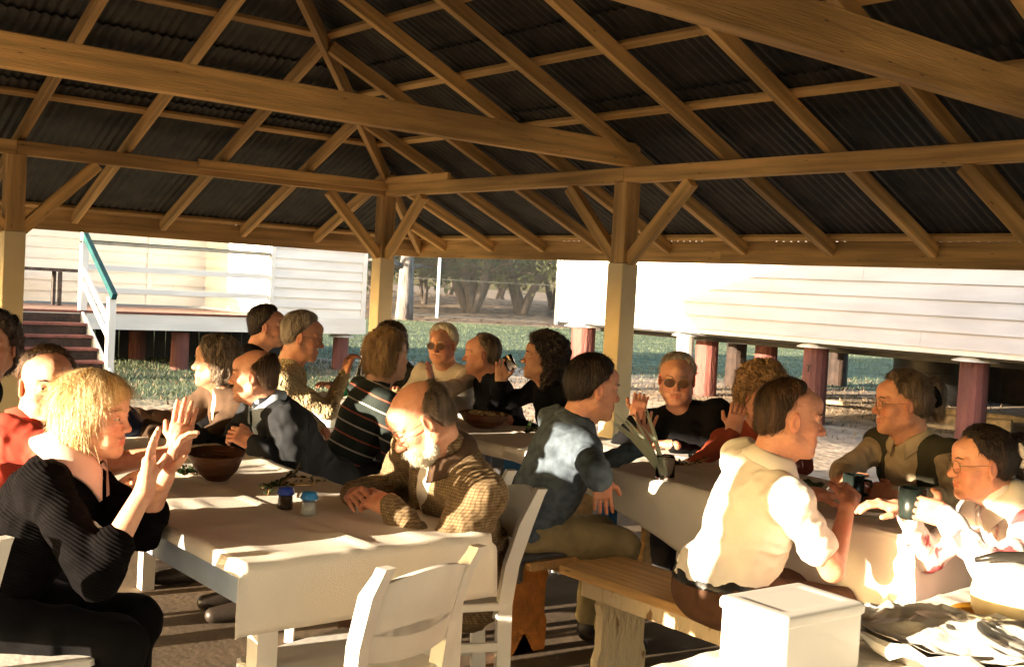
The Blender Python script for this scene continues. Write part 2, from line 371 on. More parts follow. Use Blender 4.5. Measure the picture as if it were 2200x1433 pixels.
def strands(V, Nn, n, L, wdt, curl, r, flow=A(0, 0, -1.), out=.15):
    """n hair ribbons rooted on the surface; neighbours lean the same way so that they gather into locks"""
    idx = r.integers(0, len(V), n); p = V[idx] - Nn[idx] * .001; nn = Nn[idx]; w1 = vnoise(p * 34 + 5) - .5; w2 = vnoise(p * 34 + 19) - .5
    t = flow + np.stack([w1, w1 * 0, w2], 1) * 1.1 + r.normal(0, .13, (n, 3)) + .35 * np.stack([nn[:, 0], nn[:, 1], nn[:, 2] * 0], 1)
    t -= nn * (t * nn).sum(1)[:, None]; t /= np.linalg.norm(t, axis=1)[:, None] + 1e-9; b = np.cross(nn, t); l = (L * r.uniform(.5, 1.2, n))[:, None]; ph = r.uniform(0, 6.28, n)[:, None]
    o_ = out * (.3 + 1.4 * r.random(n) ** 3)[:, None]; S = 5 if curl else 3; pts = []
    for j in range(S + 1):
        u = j / S
        if curl: pts.append(p + t * l * u * .6 + (b * np.cos(ph + u * 7) + nn * (1.1 + np.sin(ph + u * 7))) * curl)
        else: pts.append(p + t * l * u + nn * (o_ * l * u * (1 - .6 * u)) + b * l * .10 * np.sin(ph + 3 * u))
    VV = []
    for j, q in enumerate(pts): ww = wdt * (1 - .75 * j / S); VV += [q - b * ww, q + b * ww]
    VV = np.stack(VV, 1).reshape(-1, 3); k = 2 * (S + 1); base = (np.arange(n) * k)[:, None, None]; f0 = np.array([[2 * j, 2 * j + 1, 2 * j + 3, 2 * j + 2] for j in range(S)])[None]
    return VV, (base + f0).reshape(-1, 4)
def vnormals(V, Q):
    n = np.zeros_like(V); fn = np.cross(V[Q[:, 2]] - V[Q[:, 0]], V[Q[:, 3]] - V[Q[:, 1]])
    for k in range(4): np.add.at(n, Q[:, k], fn)
    return n / (np.linalg.norm(n, axis=1)[:, None] + 1e-12)

def build_hair(h, style, o, r):
    w = o.get('w', 1.); t = o.get('ht', .010); f = Field((-.15, -.19, -.24), (.15, .15, .2), h)
    ck_, cn_ = (.030, .016) if style != 'bob' else (.004, .004)
    def cap(t, clip, k=.004, dz=0): f.ell((0, -.014, .036 + dz), (.0765 * w + t, .097 + t, .082 + t), k=k, clip=clip, ck=ck_, cn=cn_)
    if style == 'short':
        cap(t, lambda q: np.maximum((q[:, 1] + .014) - .62 * (q[:, 2] + .036) - o.get('line', .022) - .006 * np.sin(q[:, 0] * 60), -.052 - (q[:, 2] + .036) + .0 * q[:, 0]))
        f.ell((0, -.045, -.02), (.066 * w, .066, .06), k=.02, clip=lambda q: np.maximum(q[:, 1] - .02, -.055 - q[:, 2]))
    elif style == 'bald':
        top = o.get('top', .055)
        cap(t, lambda q: np.maximum.reduce([(q[:, 1] + .014) - .50 * (q[:, 2] + .036) - .010, -.06 - (q[:, 2] + .036), np.minimum((q[:, 2] + .036) - top + .9 * (q[:, 1] + .02), .5)]))
        f.ell((0, -.045, -.02), (.066 * w, .066, .06), k=.02, clip=lambda q: np.maximum(q[:, 1] - .01, -.055 - q[:, 2]))
    elif style == 'bob':
        cap(.020, lambda q: (q[:, 1] + .014) - .9 * (q[:, 2] + .036) - .058)
        f.ell((0, .030, .066), (.068 * w, .066, .052), k=.02, clip=lambda q: np.maximum(-.028 - q[:, 2], -q[:, 1]))     # fringe
        f.ell((0, -.032, -.035), (.098 * w, .086, .115), k=.03, clip=lambda q: np.maximum.reduce([q[:, 1] - .048 - .25 * (q[:, 2] + .03), -.075 - q[:, 2]]))
        f.ell((0, -.01, -.06), (.062 * w, .12, .2), k=.012, op='s', clip=lambda q: np.maximum(q[:, 2] - .0, -q[:, 1] - .01))
    elif style in ('curly', 'wavy'):
        T = .034 if style == 'curly' else .02
        cap(T, lambda q: np.maximum((q[:, 1] + .014) - .75 * (q[:, 2] + .036) - .032, -.075 - (q[:, 2] + .036)))
        f.ell((0, -.045, -.03), (.098 * w, .078, .085), k=.03, clip=lambda q: q[:, 1] - .035)
        if o.get('long'): f.ell((0, -.05, -.07), (.105, .075, .11), k=.03, clip=lambda q: q[:, 1] - .04)
    elif style == 'tied':
        cap(t + .004, lambda q: np.maximum((q[:, 1] + .014) - .62 * (q[:, 2] + .036) - .024, -.05 - (q[:, 2] + .036)))
        f.ell((0, -.04, -.02), (.068 * w, .07, .06), k=.02, clip=lambda q: q[:, 1] - .02)
        f.ell((0, -.135, .05), (.045, .04, .05), k=.02); f.ell((0, -.145, -.01), (.035, .03, .07), k=.03)
    amp, fq = {'short': (.004, A(75, 75, 26)), 'bald': (.003, A(80, 80, 26)), 'bob': (.0022, A(60, 60, 7)), 'curly': (.020, A(48, 48, 48)), 'wavy': (.013, A(42, 42, 26)), 'tied': (.004, A(60, 60, 22))}[style]
    f.displace(lambda G: -amp * 1.6 * (fbm(G * fq) - .5) - (.010 if style in ('short', 'bald', 'tied') else .004) * (vnoise(G * A(26, 26, 16) + 4) - .5), .04)
    if style == 'curly': f.displace(lambda G: -.024 * ((1 - np.abs(2 * vnoise(G * 62 + 9) - 1)) ** 1.5 - .5), .045)
    if style == 'wavy': f.displace(lambda G: -.013 * ((1 - np.abs(2 * vnoise(G * A(38, 38, 24) + 9 + 2 * vnoise(G * 20)[:, None]) - 1)) ** 1.5 - .4), .04)
    V, Q = f.surf(); N = vnormals(V, Q)
    n = o.get('strands', 500)
    if style in ('curly', 'wavy'): s = strands(V, N, int(n * .8), .05, .0008, .0065 if style == 'curly' else .004, r)
    elif style == 'bob':
        fr = (V[:, 1] > .045) & (V[:, 2] < .10); back = ~fr
        s1 = strands(V[back], N[back], n, .085, .0008, 0, r, out=.05); m_ = (s1[0][:, 1] > .075) & (s1[0][:, 2] < .015)
        s2 = strands(V[fr], N[fr], n // 4, .022, .0008, 0, r, out=.05); s = merge([s1, s2])
    else: s = strands(V, N, n, .034, .0006, 0, r, flow=A(0, -.5, -.6), out=.22)
    return merge([(V, Q), s])

def fingers(f, W, M, sgn, curl, spread, thumb=(1., .5), s=1.):
    """hand at wrist W; M columns: finger direction, thumb side, back of hand"""
    T = lambda x, y, z: W + M @ A(x, y, z) * s
    k = .004
    f.rbox(T(.046, .001, 0), A(.034, .027, .003) * s, .0105 * s, M, .008)
    f.cone(T(-.02, 0, 0), T(.03, 0, 0), .0235 * s, .024 * s, .012)
    f.cone(T(.016, .022, -.008), T(.052, .028, -.010), .015 * s, .012 * s, .01)
    cs = curl if hasattr(curl, '__len__') else [curl] * 4
    for q, (y, L, rd) in enumerate([(.029, .072, .0088), (.0095, .080, .009), (-.0105, .074, .0086), (-.029, .059, .0076)]):
        p = A(.084, y, -.001); yw = spread * (1.2 - q * .8); c = 0; r0 = rd
        for seg, (fr, add) in enumerate(((.46, .8), (.30, 1.15), (.24, .75))):
            c += cs[q] * add; d = A(math.cos(c) * math.cos(yw), math.sin(yw), -math.sin(c)); e = p + d * L * fr
            f.cone(T(*p), T(*e), r0 * s, r0 * .9 * s, k); r0 *= .9; p = e
    b = A(.030, .026, -.008); d = unit(A(math.cos(thumb[0]), math.sin(thumb[0]), -thumb[1])); e = b + d * .040
    f.cone(T(*b), T(*e), .0125 * s, .0105 * s, .008); d2 = unit(d + A(.45, -.35, -.1)); e2 = e + d2 * .032
    f.cone(T(*e), T(*e2), .0105 * s, .0085 * s, k)

def ik(S, W, L1, L2, hint):
    d = W - S; n = np.linalg.norm(d); m = (L1 + L2) * .995
    if n > m: W = S + d / n * m; d = W - S; n = m
    a = (L1 * L1 - L2 * L2 + n * n) / (2 * n); hgt = math.sqrt(max(L1 * L1 - a * a, 0)); x = d / n; y = unit(hint - x * (hint @ x))
    return S + x * a + y * hgt, W

PEOPLE = 'people gathered around the long lunch tables'
def person(label, head, hy, hips, by, hp=0, hr=0, near=False, skin='fair', hair=('short', 'grey'), ho={}, g=1., sleeve='long',
           top=None, bottom=None, hands=(None, None), vest=None, jacket=None, collar=None, glasses=None, beard=None, sw=1., wr=1., belt=None, sz=1.04, seed=1, longcoat=False, group=PEOPLE):
    r = np.random.default_rng(seed); head = A(*head); hips = A(*hips); a = R(hy)
    fwd = A(math.cos(a) * math.cos(R(hp)), math.sin(a) * math.cos(R(hp)), -math.sin(R(hp))); rt = unit(np.cross(fwd, A(0, 0, 1))); up = np.cross(rt, fwd)
    c_, s_ = math.cos(R(hr)), math.sin(R(hr)); rt, up = rt * c_ + up * s_, up * c_ - rt * s_
    H = np.stack([rt, fwd, up], 1)
    b = R(by); F = A(math.cos(b), math.sin(b), 0); RR = A(math.sin(b), -math.cos(b), 0)
    sp0 = unit(head - hips); N = head + .5 * (H @ A(0, -.045, -.155)) * sz - .5 * .165 * sp0 * sz
    sp = unit(N - hips); Rp = unit(RR - sp * (RR @ sp)); Fp = np.cross(sp, Rp); B = np.stack([Rp, Fp, sp], 1)
    Lsp = np.linalg.norm(N - hips); base = Vector((float(hips[0]), float(hips[1]), 0)); b3 = A(*base)
    SH = [N - sp * .052 + Rp * s * .180 * sw - Fp * .0 for s in (1, -1)]
    C = N - sp * .17 + Fp * .012
    hb = .0027 if near else .0038
    parts = []; att = []
    nloc = (H.T @ (N - sp * .02 - head)) / sz
    V, Q, bl = build_head(hb, {**ho, 'neck': nloc}); parts.append((V @ H.T * sz + head, Q)); att.append(bl)
    arms = []
    for i, s in enumerate((1, -1)):
        hd = hands[i] or {}
        Wt = A(*hd['p']) if 'p' in hd else hips + F * .34 + RR * s * .13 + A(0, 0, .10)
        hint = A(*hd['e']) if 'e' in hd else A(0, 0, -1.) + RR * s * .55 - F * .15
        E_, Wt = ik(SH[i], Wt, .285, .25, unit(hint))
        x = unit(A(*hd['d'])) if 'd' in hd else unit(Wt - E_); z = A(*hd['n']) if 'n' in hd else A(0, 0, 1.); z = unit(z - x * (z @ x)) if np.linalg.norm(z - x * (z @ x)) > .05 else unit(np.cross(x, RR))
        y = np.cross(z, x) * s; M = np.stack([x, y, z], 1); arms.append((SH[i], E_, Wt))
        lo = np.minimum(np.minimum(Wt, E_), Wt + x * .2) - .07; hi = np.maximum(np.maximum(Wt, E_), Wt + x * .2) + .07
        f = Field(lo, hi, .003 if near else .0045)
        fingers(f, Wt, M, s, hd.get('c', .35), hd.get('s', .06), hd.get('t', (.9, .35)))
        f.cone(E_ if sleeve != 'long' else Wt + (E_ - Wt) * .5, Wt, .040 if sleeve != 'long' else .033, .0245, .012)
        if sleeve == 'short': f.cone(SH[i] + (E_ - SH[i]) * .45, E_, .046, .039, .012)
        v, q = f.surf(); parts.append((v, q)); att.append(np.full(len(v), .12) + .25 * (vnoise(v * 60) > .6))
    # covered core of the body: chest, belly, seat and legs
    knees = [hips + F * .41 + RR * s * .10 + A(0, 0, -(hips[2] - .47)) for s in (1, -1)]; feet = [k_ - F * .04 - A(0, 0, .38) for k_ in knees]
    f = Field(np.minimum.reduce([hips, N, *feet]) - .28, np.maximum.reduce([hips, N, *knees]) + .28, .016)
    f.ell(hips + A(0, 0, .02), (.14, .10, .10), B, .04); f.ell(hips + sp * Lsp * .38, A(.12 * g, .09 * g, .14), B, .05); f.ell(C, (.14, .09, .16), B, .05)
    f.cone(N - sp * .08, N - sp * .02, .06, .045, .03)
    for i in (0, 1):
        f.cone(hips + RR * (1, -1)[i] * .08, knees[i], .07, .05, .03); f.cone(knees[i], feet[i], .05, .035, .02); f.cone(N - sp * .05, SH[i], .05, .045, .03); f.cone(SH[i], arms[i][1], .04, .035, .02)
        f.cone(arms[i][1], arms[i][2], .03, .022, .02)
    v, q = f.surf(); parts.append((v, q)); att.append(np.zeros(len(v)))
    V, Q = merge(parts); me = newmesh('person', V - b3, Q, SKIN[skin], True)
    at = me.attributes.new('blush', 'FLOAT', 'POINT'); at.data.foreach_set('value', np.concatenate(att).astype(np.float32))
    root = link('person', me, None, base); tag(root, label, 'person', group)
    # eyes and brows
    for s in (-1, 1):
        ev, ef = lathe([(.0001, .0122)] + [(.0122 * math.sin(t), .0122 * math.cos(t)) for t in (.25, .45, .75, 1.1, 1.5, 2.0, 2.6)] + [(.0001, -.0122)], 14)
        ev = np.array(ev)[:, [0, 2, 1]] + A(s * .0305, .0765, -.0005)
        e = newmesh('eye', (ev @ H.T * sz + head) - b3, ef, M_eye, True); e.materials.append(M_iris)
        for p in e.polygons:
            if p.index < 14 * 2: p.material_index = 1
        link('eye', e, root)
        bv, bf = tube([(s * .016, .0965, .022), (s * .030, .0945, .027), (s * .046, .081, .022)], [.0028, .0032, .0015], 6)
        link('eyebrow', newmesh('eyebrow', (np.array(bv) @ H.T * sz + head) - b3, bf, HAIRM['brown' if hair[1] == 'dark' else hair[1]]), root)
    if hair:
        V, Q = build_hair(hb * 1.1, hair[0], {**ho, 'strands': 12000 if near else 4500}, r)
        link('hair', newmesh('hair', (V @ H.T * sz + head) - b3, Q, HAIRM[hair[1]], True), root)
    if beard:
        f = Field((-.1, -.03, -.17), (.1, .13, .01), hb)
        f.ell((0, .045, -.082), (.056, .062, .052), k=.01, clip=lambda q: q[:, 2] - .028 + .9 * np.abs(q[:, 0]) * 0)
        for s in (-1, 1): f.cone((s * .064, .0, -.02), (s * .05, .03, -.085), .012, .022, .02); f.cone((0, .100, -.056), (s * .028, .086, -.068), .0065, .006, .006)
        f.cone((-.019, .112, -.0735), (.019, .112, -.0735), .0065, .0065, .006, 's')
        f.displace(lambda G: -.010 * (fbm(G * A(90, 90, 50)) - .5), .02); V, Q = f.surf(); V, Q = merge([(V, Q), strands(V, vnormals(V, Q), 5000, .024, .0006, 0, r, out=.35)])
        link('beard', newmesh('beard', (V @ H.T * sz + head) - b3, Q, HAIRM[beard], True), root)
    if glasses:
        gp = []
        for s in (-1, 1):
            ring = [(s * .033 + .0265 * math.cos(t), .1045 - 6 * (.024 * math.cos(t) * s + .01) ** 2 * (1 if s * math.cos(t) > 0 else .2), -.004 + .0215 * math.sin(t)) for t in np.linspace(0, 6.2832, 21)]
            gp.append(tube(ring, .0013, 5)); gp.append(tube([(s * .056, .094, .002), (s * .078, .07, .002), (s * .081, .0, .002), (s * .078, -.02, -.01)], .0012, 5))
            lv = [(s * .033, .1035, -.003)] + ring[:-1]; lf = [(0, i + 1, (i + 1) % 20 + 1) for i in range(20)]
            lm = newmesh('lens', (np.array(lv) @ H.T * sz + head) - b3, lf, M_lensd if glasses == 'dark' else M_glass)
            if glasses == 'dark': link('lens', lm, root)
        gp.append(tube([(-.010, .106, .0), (0, .109, .003), (.010, .106, .0)], .0013, 5)); gv, gf = join(gp)
        link('spectacles', newmesh('spectacles', (np.array(gv) @ H.T * sz + head) - b3, gf, M_frame, True), root)
    if ho.get('tie'):
        tv, tf = tube([(.045 * math.cos(t), -.128 + .012 * math.sin(3 * t), .03 + .045 * math.sin(t)) for t in np.linspace(0, 6.2832, 19)], [.014 + .004 * math.sin(5 * t) for t in np.linspace(0, 6.2832, 19)], 8)
        link('hair_tie', newmesh('hair_tie', (np.array(tv) @ H.T * sz + head) - b3, tf, F_white if ho['tie'] == 1 else F_black, True), root)
    # clothing
    hc = .0065 if near else .010
    def garment(name, m, infl=0., slv='long', hem=0., opening=None, skirt=False, wrinkle=1.):
        pts = [hips, N] + [p for ar in arms for p in ar]; f = Field(np.minimum.reduce(pts) - .26, np.maximum.reduce(pts) + .24, hc)
        f.ell(hips + A(0, 0, .03) + Fp * -.01, A(.165 * (.4 + .6 * g) + infl, .125 * (.3 + .7 * g) + infl, .13 + infl), B, .05)
        f.ell(hips + sp * Lsp * .40 + Fp * .02 * g, A(.150 * g + infl, .118 * g + infl, .17), B, .06)
        f.ell(C, A(.168 * (.5 + .5 * g) + infl, .118 * (.5 + .5 * g) + infl, .185), B, .05)
        f.ell(C - Fp * .035 + sp * .04, A(.15 + infl, .075 + infl, .13), B, .05)
        if skirt: f.ell(hips - A(0, 0, .05) + F * .02, A(.165 + infl, .145, .17), np.stack([RR, F, A(0, 0, 1)], 1), .06)
        for i in (0, 1):
            S, E_, Wt = arms[i]; ph = r.uniform(0, 6)
            f.cone(N - sp * .035, S + sp * .004, .052 + infl, .052 + infl, .05); f.ball(S, .060 + infl, .04)
            if slv == 'none': continue
            e1 = S + (E_ - S) * .66 if slv == 'short' else E_
            f.cone(S, e1, .058 + infl, (.060 if slv != 'long' else .048) + infl, .03, wob=(.05 * wr, 17, ph))
            if slv == 'elbow': f.cone(E_, E_ + (Wt - E_) * .3, .058, .058, .02)
            if slv == 'long': f.cone(E_, Wt - unit(Wt - E_) * .01, .047 + infl, .034 + infl, .025, wob=(.07 * wr, 21, ph))
        f.cone(N - sp * .03, N + sp * .03, .064, .058, .02)
        f.cone(N + sp * .0 + Fp * .0, N + (head - N) * .6, .050, .052, .008, 's')        # neck opening
        if opening: f.cone(N + Fp * .10 - sp * .0, hips + sp * Lsp * opening[0] + Fp * .17, opening[1], opening[2], .01, 's')
        zc = hips[2] - hem if not belt else hips[2] + .05
        def wrk(G):
            q = (G - hips) @ B; s1 = fbm(q * A(9, 9, 17) + seed); s2 = 1 - np.abs(2 * vnoise(q * A(7, 7, 20) + 3 * seed + 2 * vnoise(q * 6)[:, None]) - 1)
            s3 = 1 - np.abs(2 * vnoise(q @ A([1, .3, .8], [0, 1, .2], [-.8, .1, 1]) * A(26, 26, 9) + seed) - 1)
            return -wrinkle * (.012 * (s1 - .5) + .011 * (s2 - .6) + .007 * (s3 - .6))
        f.displace(wrk, .03)
        if not skirt:
            ax2 = f.lo[2] + np.arange(f.n[2]) * f.h; f.D = np.maximum(f.D, (zc - ax2)[None, None, :].astype(np.float32))
        V, Q = f.surf(); me = newmesh(name, V - b3, Q, m, True)
        at = me.attributes.new('along', 'FLOAT', 'POINT'); at.data.foreach_set('value', ((V - hips) @ sp).astype(np.float32))
        return link(name, me, root)
    if jacket:
        garment('shirt', top, -.004, 'none', .02); garment(jacket[0], jacket[1], .012, 'long', .06, jacket[2] if len(jacket) > 2 else (.45, .062, .015), longcoat, 1.2 * wr)
    else: garment(ho.get('topname', 'shirt'), top, 0, sleeve, .03, None, False, wr)
    if vest: garment('vest', vest, .012, 'none', .03, (.0, .085, .075), False, .6)
    if collar:
        cs = ho.get('collar', .86); pr = [(.054, .046), (.059, .053), (.072, .044), (.106, .004), (.102, -.004), (.070, .034), (.056, .036)]; n = 34; CV = []; CF = []
        for i in range(n):
            t = R(20) + (R(320)) * i / (n - 1); fr = max(0, math.cos(t)) ** 4; st = .6 * (t / math.pi - 1)
            for rr_, zz in pr:
                low = (zz < .04); rad = rr_ * (1 + .10 * low * fr); z_ = zz - fr * .022 - (.028 * fr if zz < .02 else 0)
                CV.append(N + sp * (z_ * cs + .004) + (Fp * math.cos(t) + Rp * math.sin(t)) * (rad * cs + .012) + Fp * .004)
        k = len(pr)
        for i in range(n - 1):
            for j in range(k): CF.append((i * k + j, i * k + (j + 1) % k, (i + 1) * k + (j + 1) % k, (i + 1) * k + j))
        CF += [tuple(range(k)), tuple(range((n - 1) * k + k - 1, (n - 1) * k - 1, -1))]
        link('collar', newmesh('collar', np.array(CV) - b3, CF, collar, True), root)
    f = Field(np.minimum.reduce([hips, *feet]) - .24, np.maximum.reduce([hips, *knees]) + .26, hc * 1.15)
    tk_ = 0 if belt else .022
    f.ell(hips + A(0, 0, .0 if belt else -.03), A(.170 * (.4 + .6 * g) - tk_, .135 * (.3 + .7 * g) - tk_, .125), np.stack([RR, F, A(0, 0, 1)], 1), .05)
    for i in (0, 1):
        f.cone(hips + RR * (1, -1)[i] * .085 + A(0, 0, .0), knees[i], .092, .068, .04, wob=(.05, 15, seed)); f.cone(knees[i], feet[i] + A(0, 0, .04), .068, .058, .03, wob=(.05, 12, seed + i))
    f.displace(lambda G: -.014 * (1 - np.abs(2 * vnoise((G - hips) * A(13, 13, 16) + seed) - 1) - .6), .03)
    V, Q = f.surf(); link('trousers', newmesh('trousers', V - b3, Q, bottom or TROUS, True), root)
    for i in (0, 1):
        f = Field(feet[i] - .18, feet[i] + .28, .011); q = feet[i]; q0 = A(q[0], q[1], .0)
        f.cone(q0 + A(0, 0, .05), q0 + F * .15 + A(0, 0, .035), .045, .035, .02); f.cone(q0 + A(0, 0, .06), q0 + A(0, 0, .11), .045, .042, .02)
        f.comb(lambda G: G[:, 2] - .0, q0 - .1 - A(0, 0, .1), q0 + .25, .001, 'u') if False else None
        V, Q = f.surf(); V[:, 2] = np.maximum(V[:, 2], .002); link('shoe', newmesh('shoe', V - b3, Q, M_shoe, True), root)
    if belt:
        f = Field(hips - .25, hips + .25, .006); f.ell(hips, A(.170 * (.4 + .6 * g) + .008, .135 * (.3 + .7 * g) + .008, .16), np.stack([RR, F, A(0, 0, 1)], 1), .01); z_ = f.lo[2] + np.arange(f.n[2]) * f.h
        f.D = np.maximum(f.D, (np.abs(z_ - hips[2] - .052) - .02)[None, None, :].astype(np.float32)); V, Q = f.surf(); link('belt', newmesh('belt', V - b3, Q, belt, True), root)
    return root
M_shoe = mat('dark_shoe_leather', (.02, .015, .012), .4, .3)
TROUS = fabric('dark_trousers', (.03, .03, .035))

# ------------------------------------------------------------------ ground
def ground_mat():
    m = bpy.data.materials.new('ground'); m.use_nodes = True; nt = m.node_tree; N = nt.nodes; L = nt.links; b = N['Principled BSDF']; b.inputs['Roughness'].default_value = .95
    b.inputs['Specular IOR Level'].default_value = .1
    tc = N.new('ShaderNodeTexCoord')
    def noise(s, d=6):
        n = N.new('ShaderNodeTexNoise'); n.inputs['Scale'].default_value = s; n.inputs['Detail'].default_value = d; L.new(tc.outputs['Object'], n.inputs['Vector']); return n
    def ramp(n, p, c):
        r = N.new('ShaderNodeValToRGB'); r.color_ramp.elements[0].position = p[0]; r.color_ramp.elements[1].position = p[1]; r.color_ramp.elements[0].color = (*c[0], 1); r.color_ramp.elements[1].color = (*c[1], 1); L.new(n.outputs['Fac'], r.inputs[0]); return r
    dirt = ramp(noise(3.2), (.35, .65), ((.28, .215, .16), (.48, .39, .30))); grass = ramp(noise(1.6, 8), (.35, .68), ((.075, .105, .075), (.16, .19, .12)))
    leaf = ramp(noise(2.2, 8), (.38, .62), ((.10, .075, .06), (.30, .22, .15)))
    at = N.new('ShaderNodeAttribute'); at.attribute_name = 'kind'; sp = N.new('ShaderNodeSeparateColor'); L.new(at.outputs['Color'], sp.inputs[0])
    n2 = noise(.9, 8)
    def mixm(fac, a, bb):
        x = N.new('ShaderNodeMix'); x.data_type = 'RGBA'; L.new(fac, x.inputs['Factor']); L.new(a, x.inputs['A']); L.new(bb, x.inputs['B']); return x.outputs['Result']
    def rough(ch):
        ad = N.new('ShaderNodeMath'); ad.operation = 'ADD'; L.new(sp.outputs[ch], ad.inputs[0]); s = N.new('ShaderNodeMath'); s.operation = 'MULTIPLY_ADD'; L.new(n2.outputs['Fac'], s.inputs[0]); s.inputs[1].default_value = .9; s.inputs[2].default_value = -.45
        L.new(s.outputs[0], ad.inputs[1]); c = N.new('ShaderNodeMath'); c.operation = 'SMOOTH_MIN'
        mr = N.new('ShaderNodeMapRange'); L.new(ad.outputs[0], mr.inputs[0]); mr.inputs[1].default_value = .38; mr.inputs[2].default_value = .62; return mr.outputs[0]
    c = mixm(rough(0), dirt.outputs[0], grass.outputs[0]); c = mixm(rough(1), c, leaf.outputs[0]); L.new(c, b.inputs['Base Color'])
    bp = N.new('ShaderNodeBump'); bp.inputs['Strength'].default_value = .8; bp.inputs['Distance'].default_value = .05; L.new(noise(9, 10).outputs['Fac'], bp.inputs['Height']); L.new(bp.outputs[0], b.inputs['Normal'])
    return m
def gz(x, y):
    d = np.hypot(x - 9.97, y + 6.35); z = .05 * (vnoise(np.stack([x * .25, y * .25, x * 0], -1)) - .5) * np.clip((d - 14) / 10, 0, 1)
    z = z + .8 * np.clip((d - 56) / 14, 0, 1) ** 1.3 * (.8 + .5 * vnoise(np.stack([x * .12, y * .12, x * 0 + 3], -1))) * np.clip((140 - d) / 60, 0, 1)
    z = z + .35 * np.exp(-((d - 62) / 5) ** 2) * vnoise(np.stack([x * .5, y * .5, x * 0 + 9], -1))
    return z
na, nr = 150, 110; az = np.linspace(0, 2 * math.pi, na, endpoint=False); rr = np.concatenate([[0.01], np.geomspace(1., 1400, nr - 1)])
AA, RRr = np.meshgrid(az, rr, indexing='ij'); GX = (6 + RRr * np.cos(AA)); GY = (-2 + RRr * np.sin(AA)); GZ = gz(GX.ravel(), GY.ravel()) - .012
gV = np.stack([GX.ravel(), GY.ravel(), GZ], -1); ii, jj = np.meshgrid(np.arange(na), np.arange(nr - 1), indexing='ij'); i2 = (ii + 1) % na
gQ = np.stack([ii * nr + jj, ii * nr + jj + 1, i2 * nr + jj + 1, i2 * nr + jj], -1).reshape(-1, 4)
gm = newmesh('ground', gV, gQ, ground_mat(), True)
d_ = np.hypot(gV[:, 0] - 9.97, gV[:, 1] + 6.35); gr = np.maximum(np.clip((d_ - 20.5) / 3, 0, 1), np.clip((-1.0 - gV[:, 0]) / 2, 0, 1) * np.clip((4.2 - gV[:, 1]) / 2, 0, 1) * .72) * (d_ < 47); bk = np.clip((d_ - 46) / 3, 0, 1)
at = gm.attributes.new('kind', 'FLOAT_COLOR', 'POINT'); at.data.foreach_set('color', np.stack([gr, bk, gr * 0, gr * 0 + 1], -1).astype(np.float32).ravel())
tag(link('ground', gm), kind='structure')
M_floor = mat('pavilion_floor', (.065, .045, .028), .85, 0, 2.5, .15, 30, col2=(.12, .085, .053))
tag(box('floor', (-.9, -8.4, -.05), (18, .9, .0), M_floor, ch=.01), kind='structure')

# grass tufts and litter scattered on the lawn and bank
def scatter(name, n, dist, mt, hgt, wd, lie=False, seed=0, amin=-.62, amax=.42):
    r = np.random.default_rng(seed); a = -math.pi / 2 * 0 + r.uniform(amin, amax, n); d = dist[0] + (dist[1] - dist[0]) * r.random(n) ** .8
    fx, fy = -math.sin(YAW), math.cos(YAW); rx, ry = math.cos(YAW), math.sin(YAW)
    x = 9.97 + d * fx + d * np.tan(a) * rx; y = -6.35 + d * fy + d * np.tan(a) * ry; z = gz(x, y) - .015
    ok = ~((x > -.9) & (x < 18) & (y > -8.4) & (y < .9)); x, y, z = x[ok], y[ok], z[ok]; n = len(x)
    t = r.uniform(0, 6.28, n); w = wd * r.uniform(.6, 1.4, n); h = hgt * r.uniform(.5, 1.3, n); lx = r.normal(0, .5, n) * h; ly = r.normal(0, .5, n) * h
    if lie: lx, ly = np.cos(t + 1.57) * h, np.sin(t + 1.57) * h; hz = h * .12
    else: hz = h
    V = np.stack([np.stack([x - np.cos(t) * w, y - np.sin(t) * w, z], -1), np.stack([x + np.cos(t) * w, y + np.sin(t) * w, z], -1), np.stack([x + lx + np.cos(t) * w * .2, y + ly + np.sin(t) * w * .2, z + hz], -1), np.stack([x + lx - np.cos(t) * w * .2, y + ly - np.sin(t) * w * .2, z + hz], -1)], 1).reshape(-1, 3)
    return tag(link(name, newmesh(name, V, np.arange(n * 4).reshape(-1, 4), mt)), kind='stuff')
M_grass = leafmat('grass_blades', (.10, .13, .075)); M_litter = mat('leaf_litter', (.16, .11, .07), .9, 0, 1, 0, col2=(.36, .26, .17))
tag(scatter('grass', 70000, (21, 47), M_grass, .05, .009, seed=3), 'short green lawn behind the pavilion', 'grass')
tag(scatter('near_grass', 22000, (12.8, 21), M_grass, .05, .007, seed=8, amin=-.55, amax=-.05), 'patchy green grass between the pavilion and the hall', 'grass')
tag(scatter('dry_grass', 9000, (12.5, 24), mat('dry_stalks', (.13, .10, .07), .9, .4, 1, 0), .05, .012, seed=4), 'dry grass tufts on the bare ground by the stumps', 'dry grass')
tag(scatter('leaf_litter', 16000, (46, 72), M_litter, .35, .05, True, seed=5), 'fallen leaves and twigs on the bank under the trees', 'leaf litter')

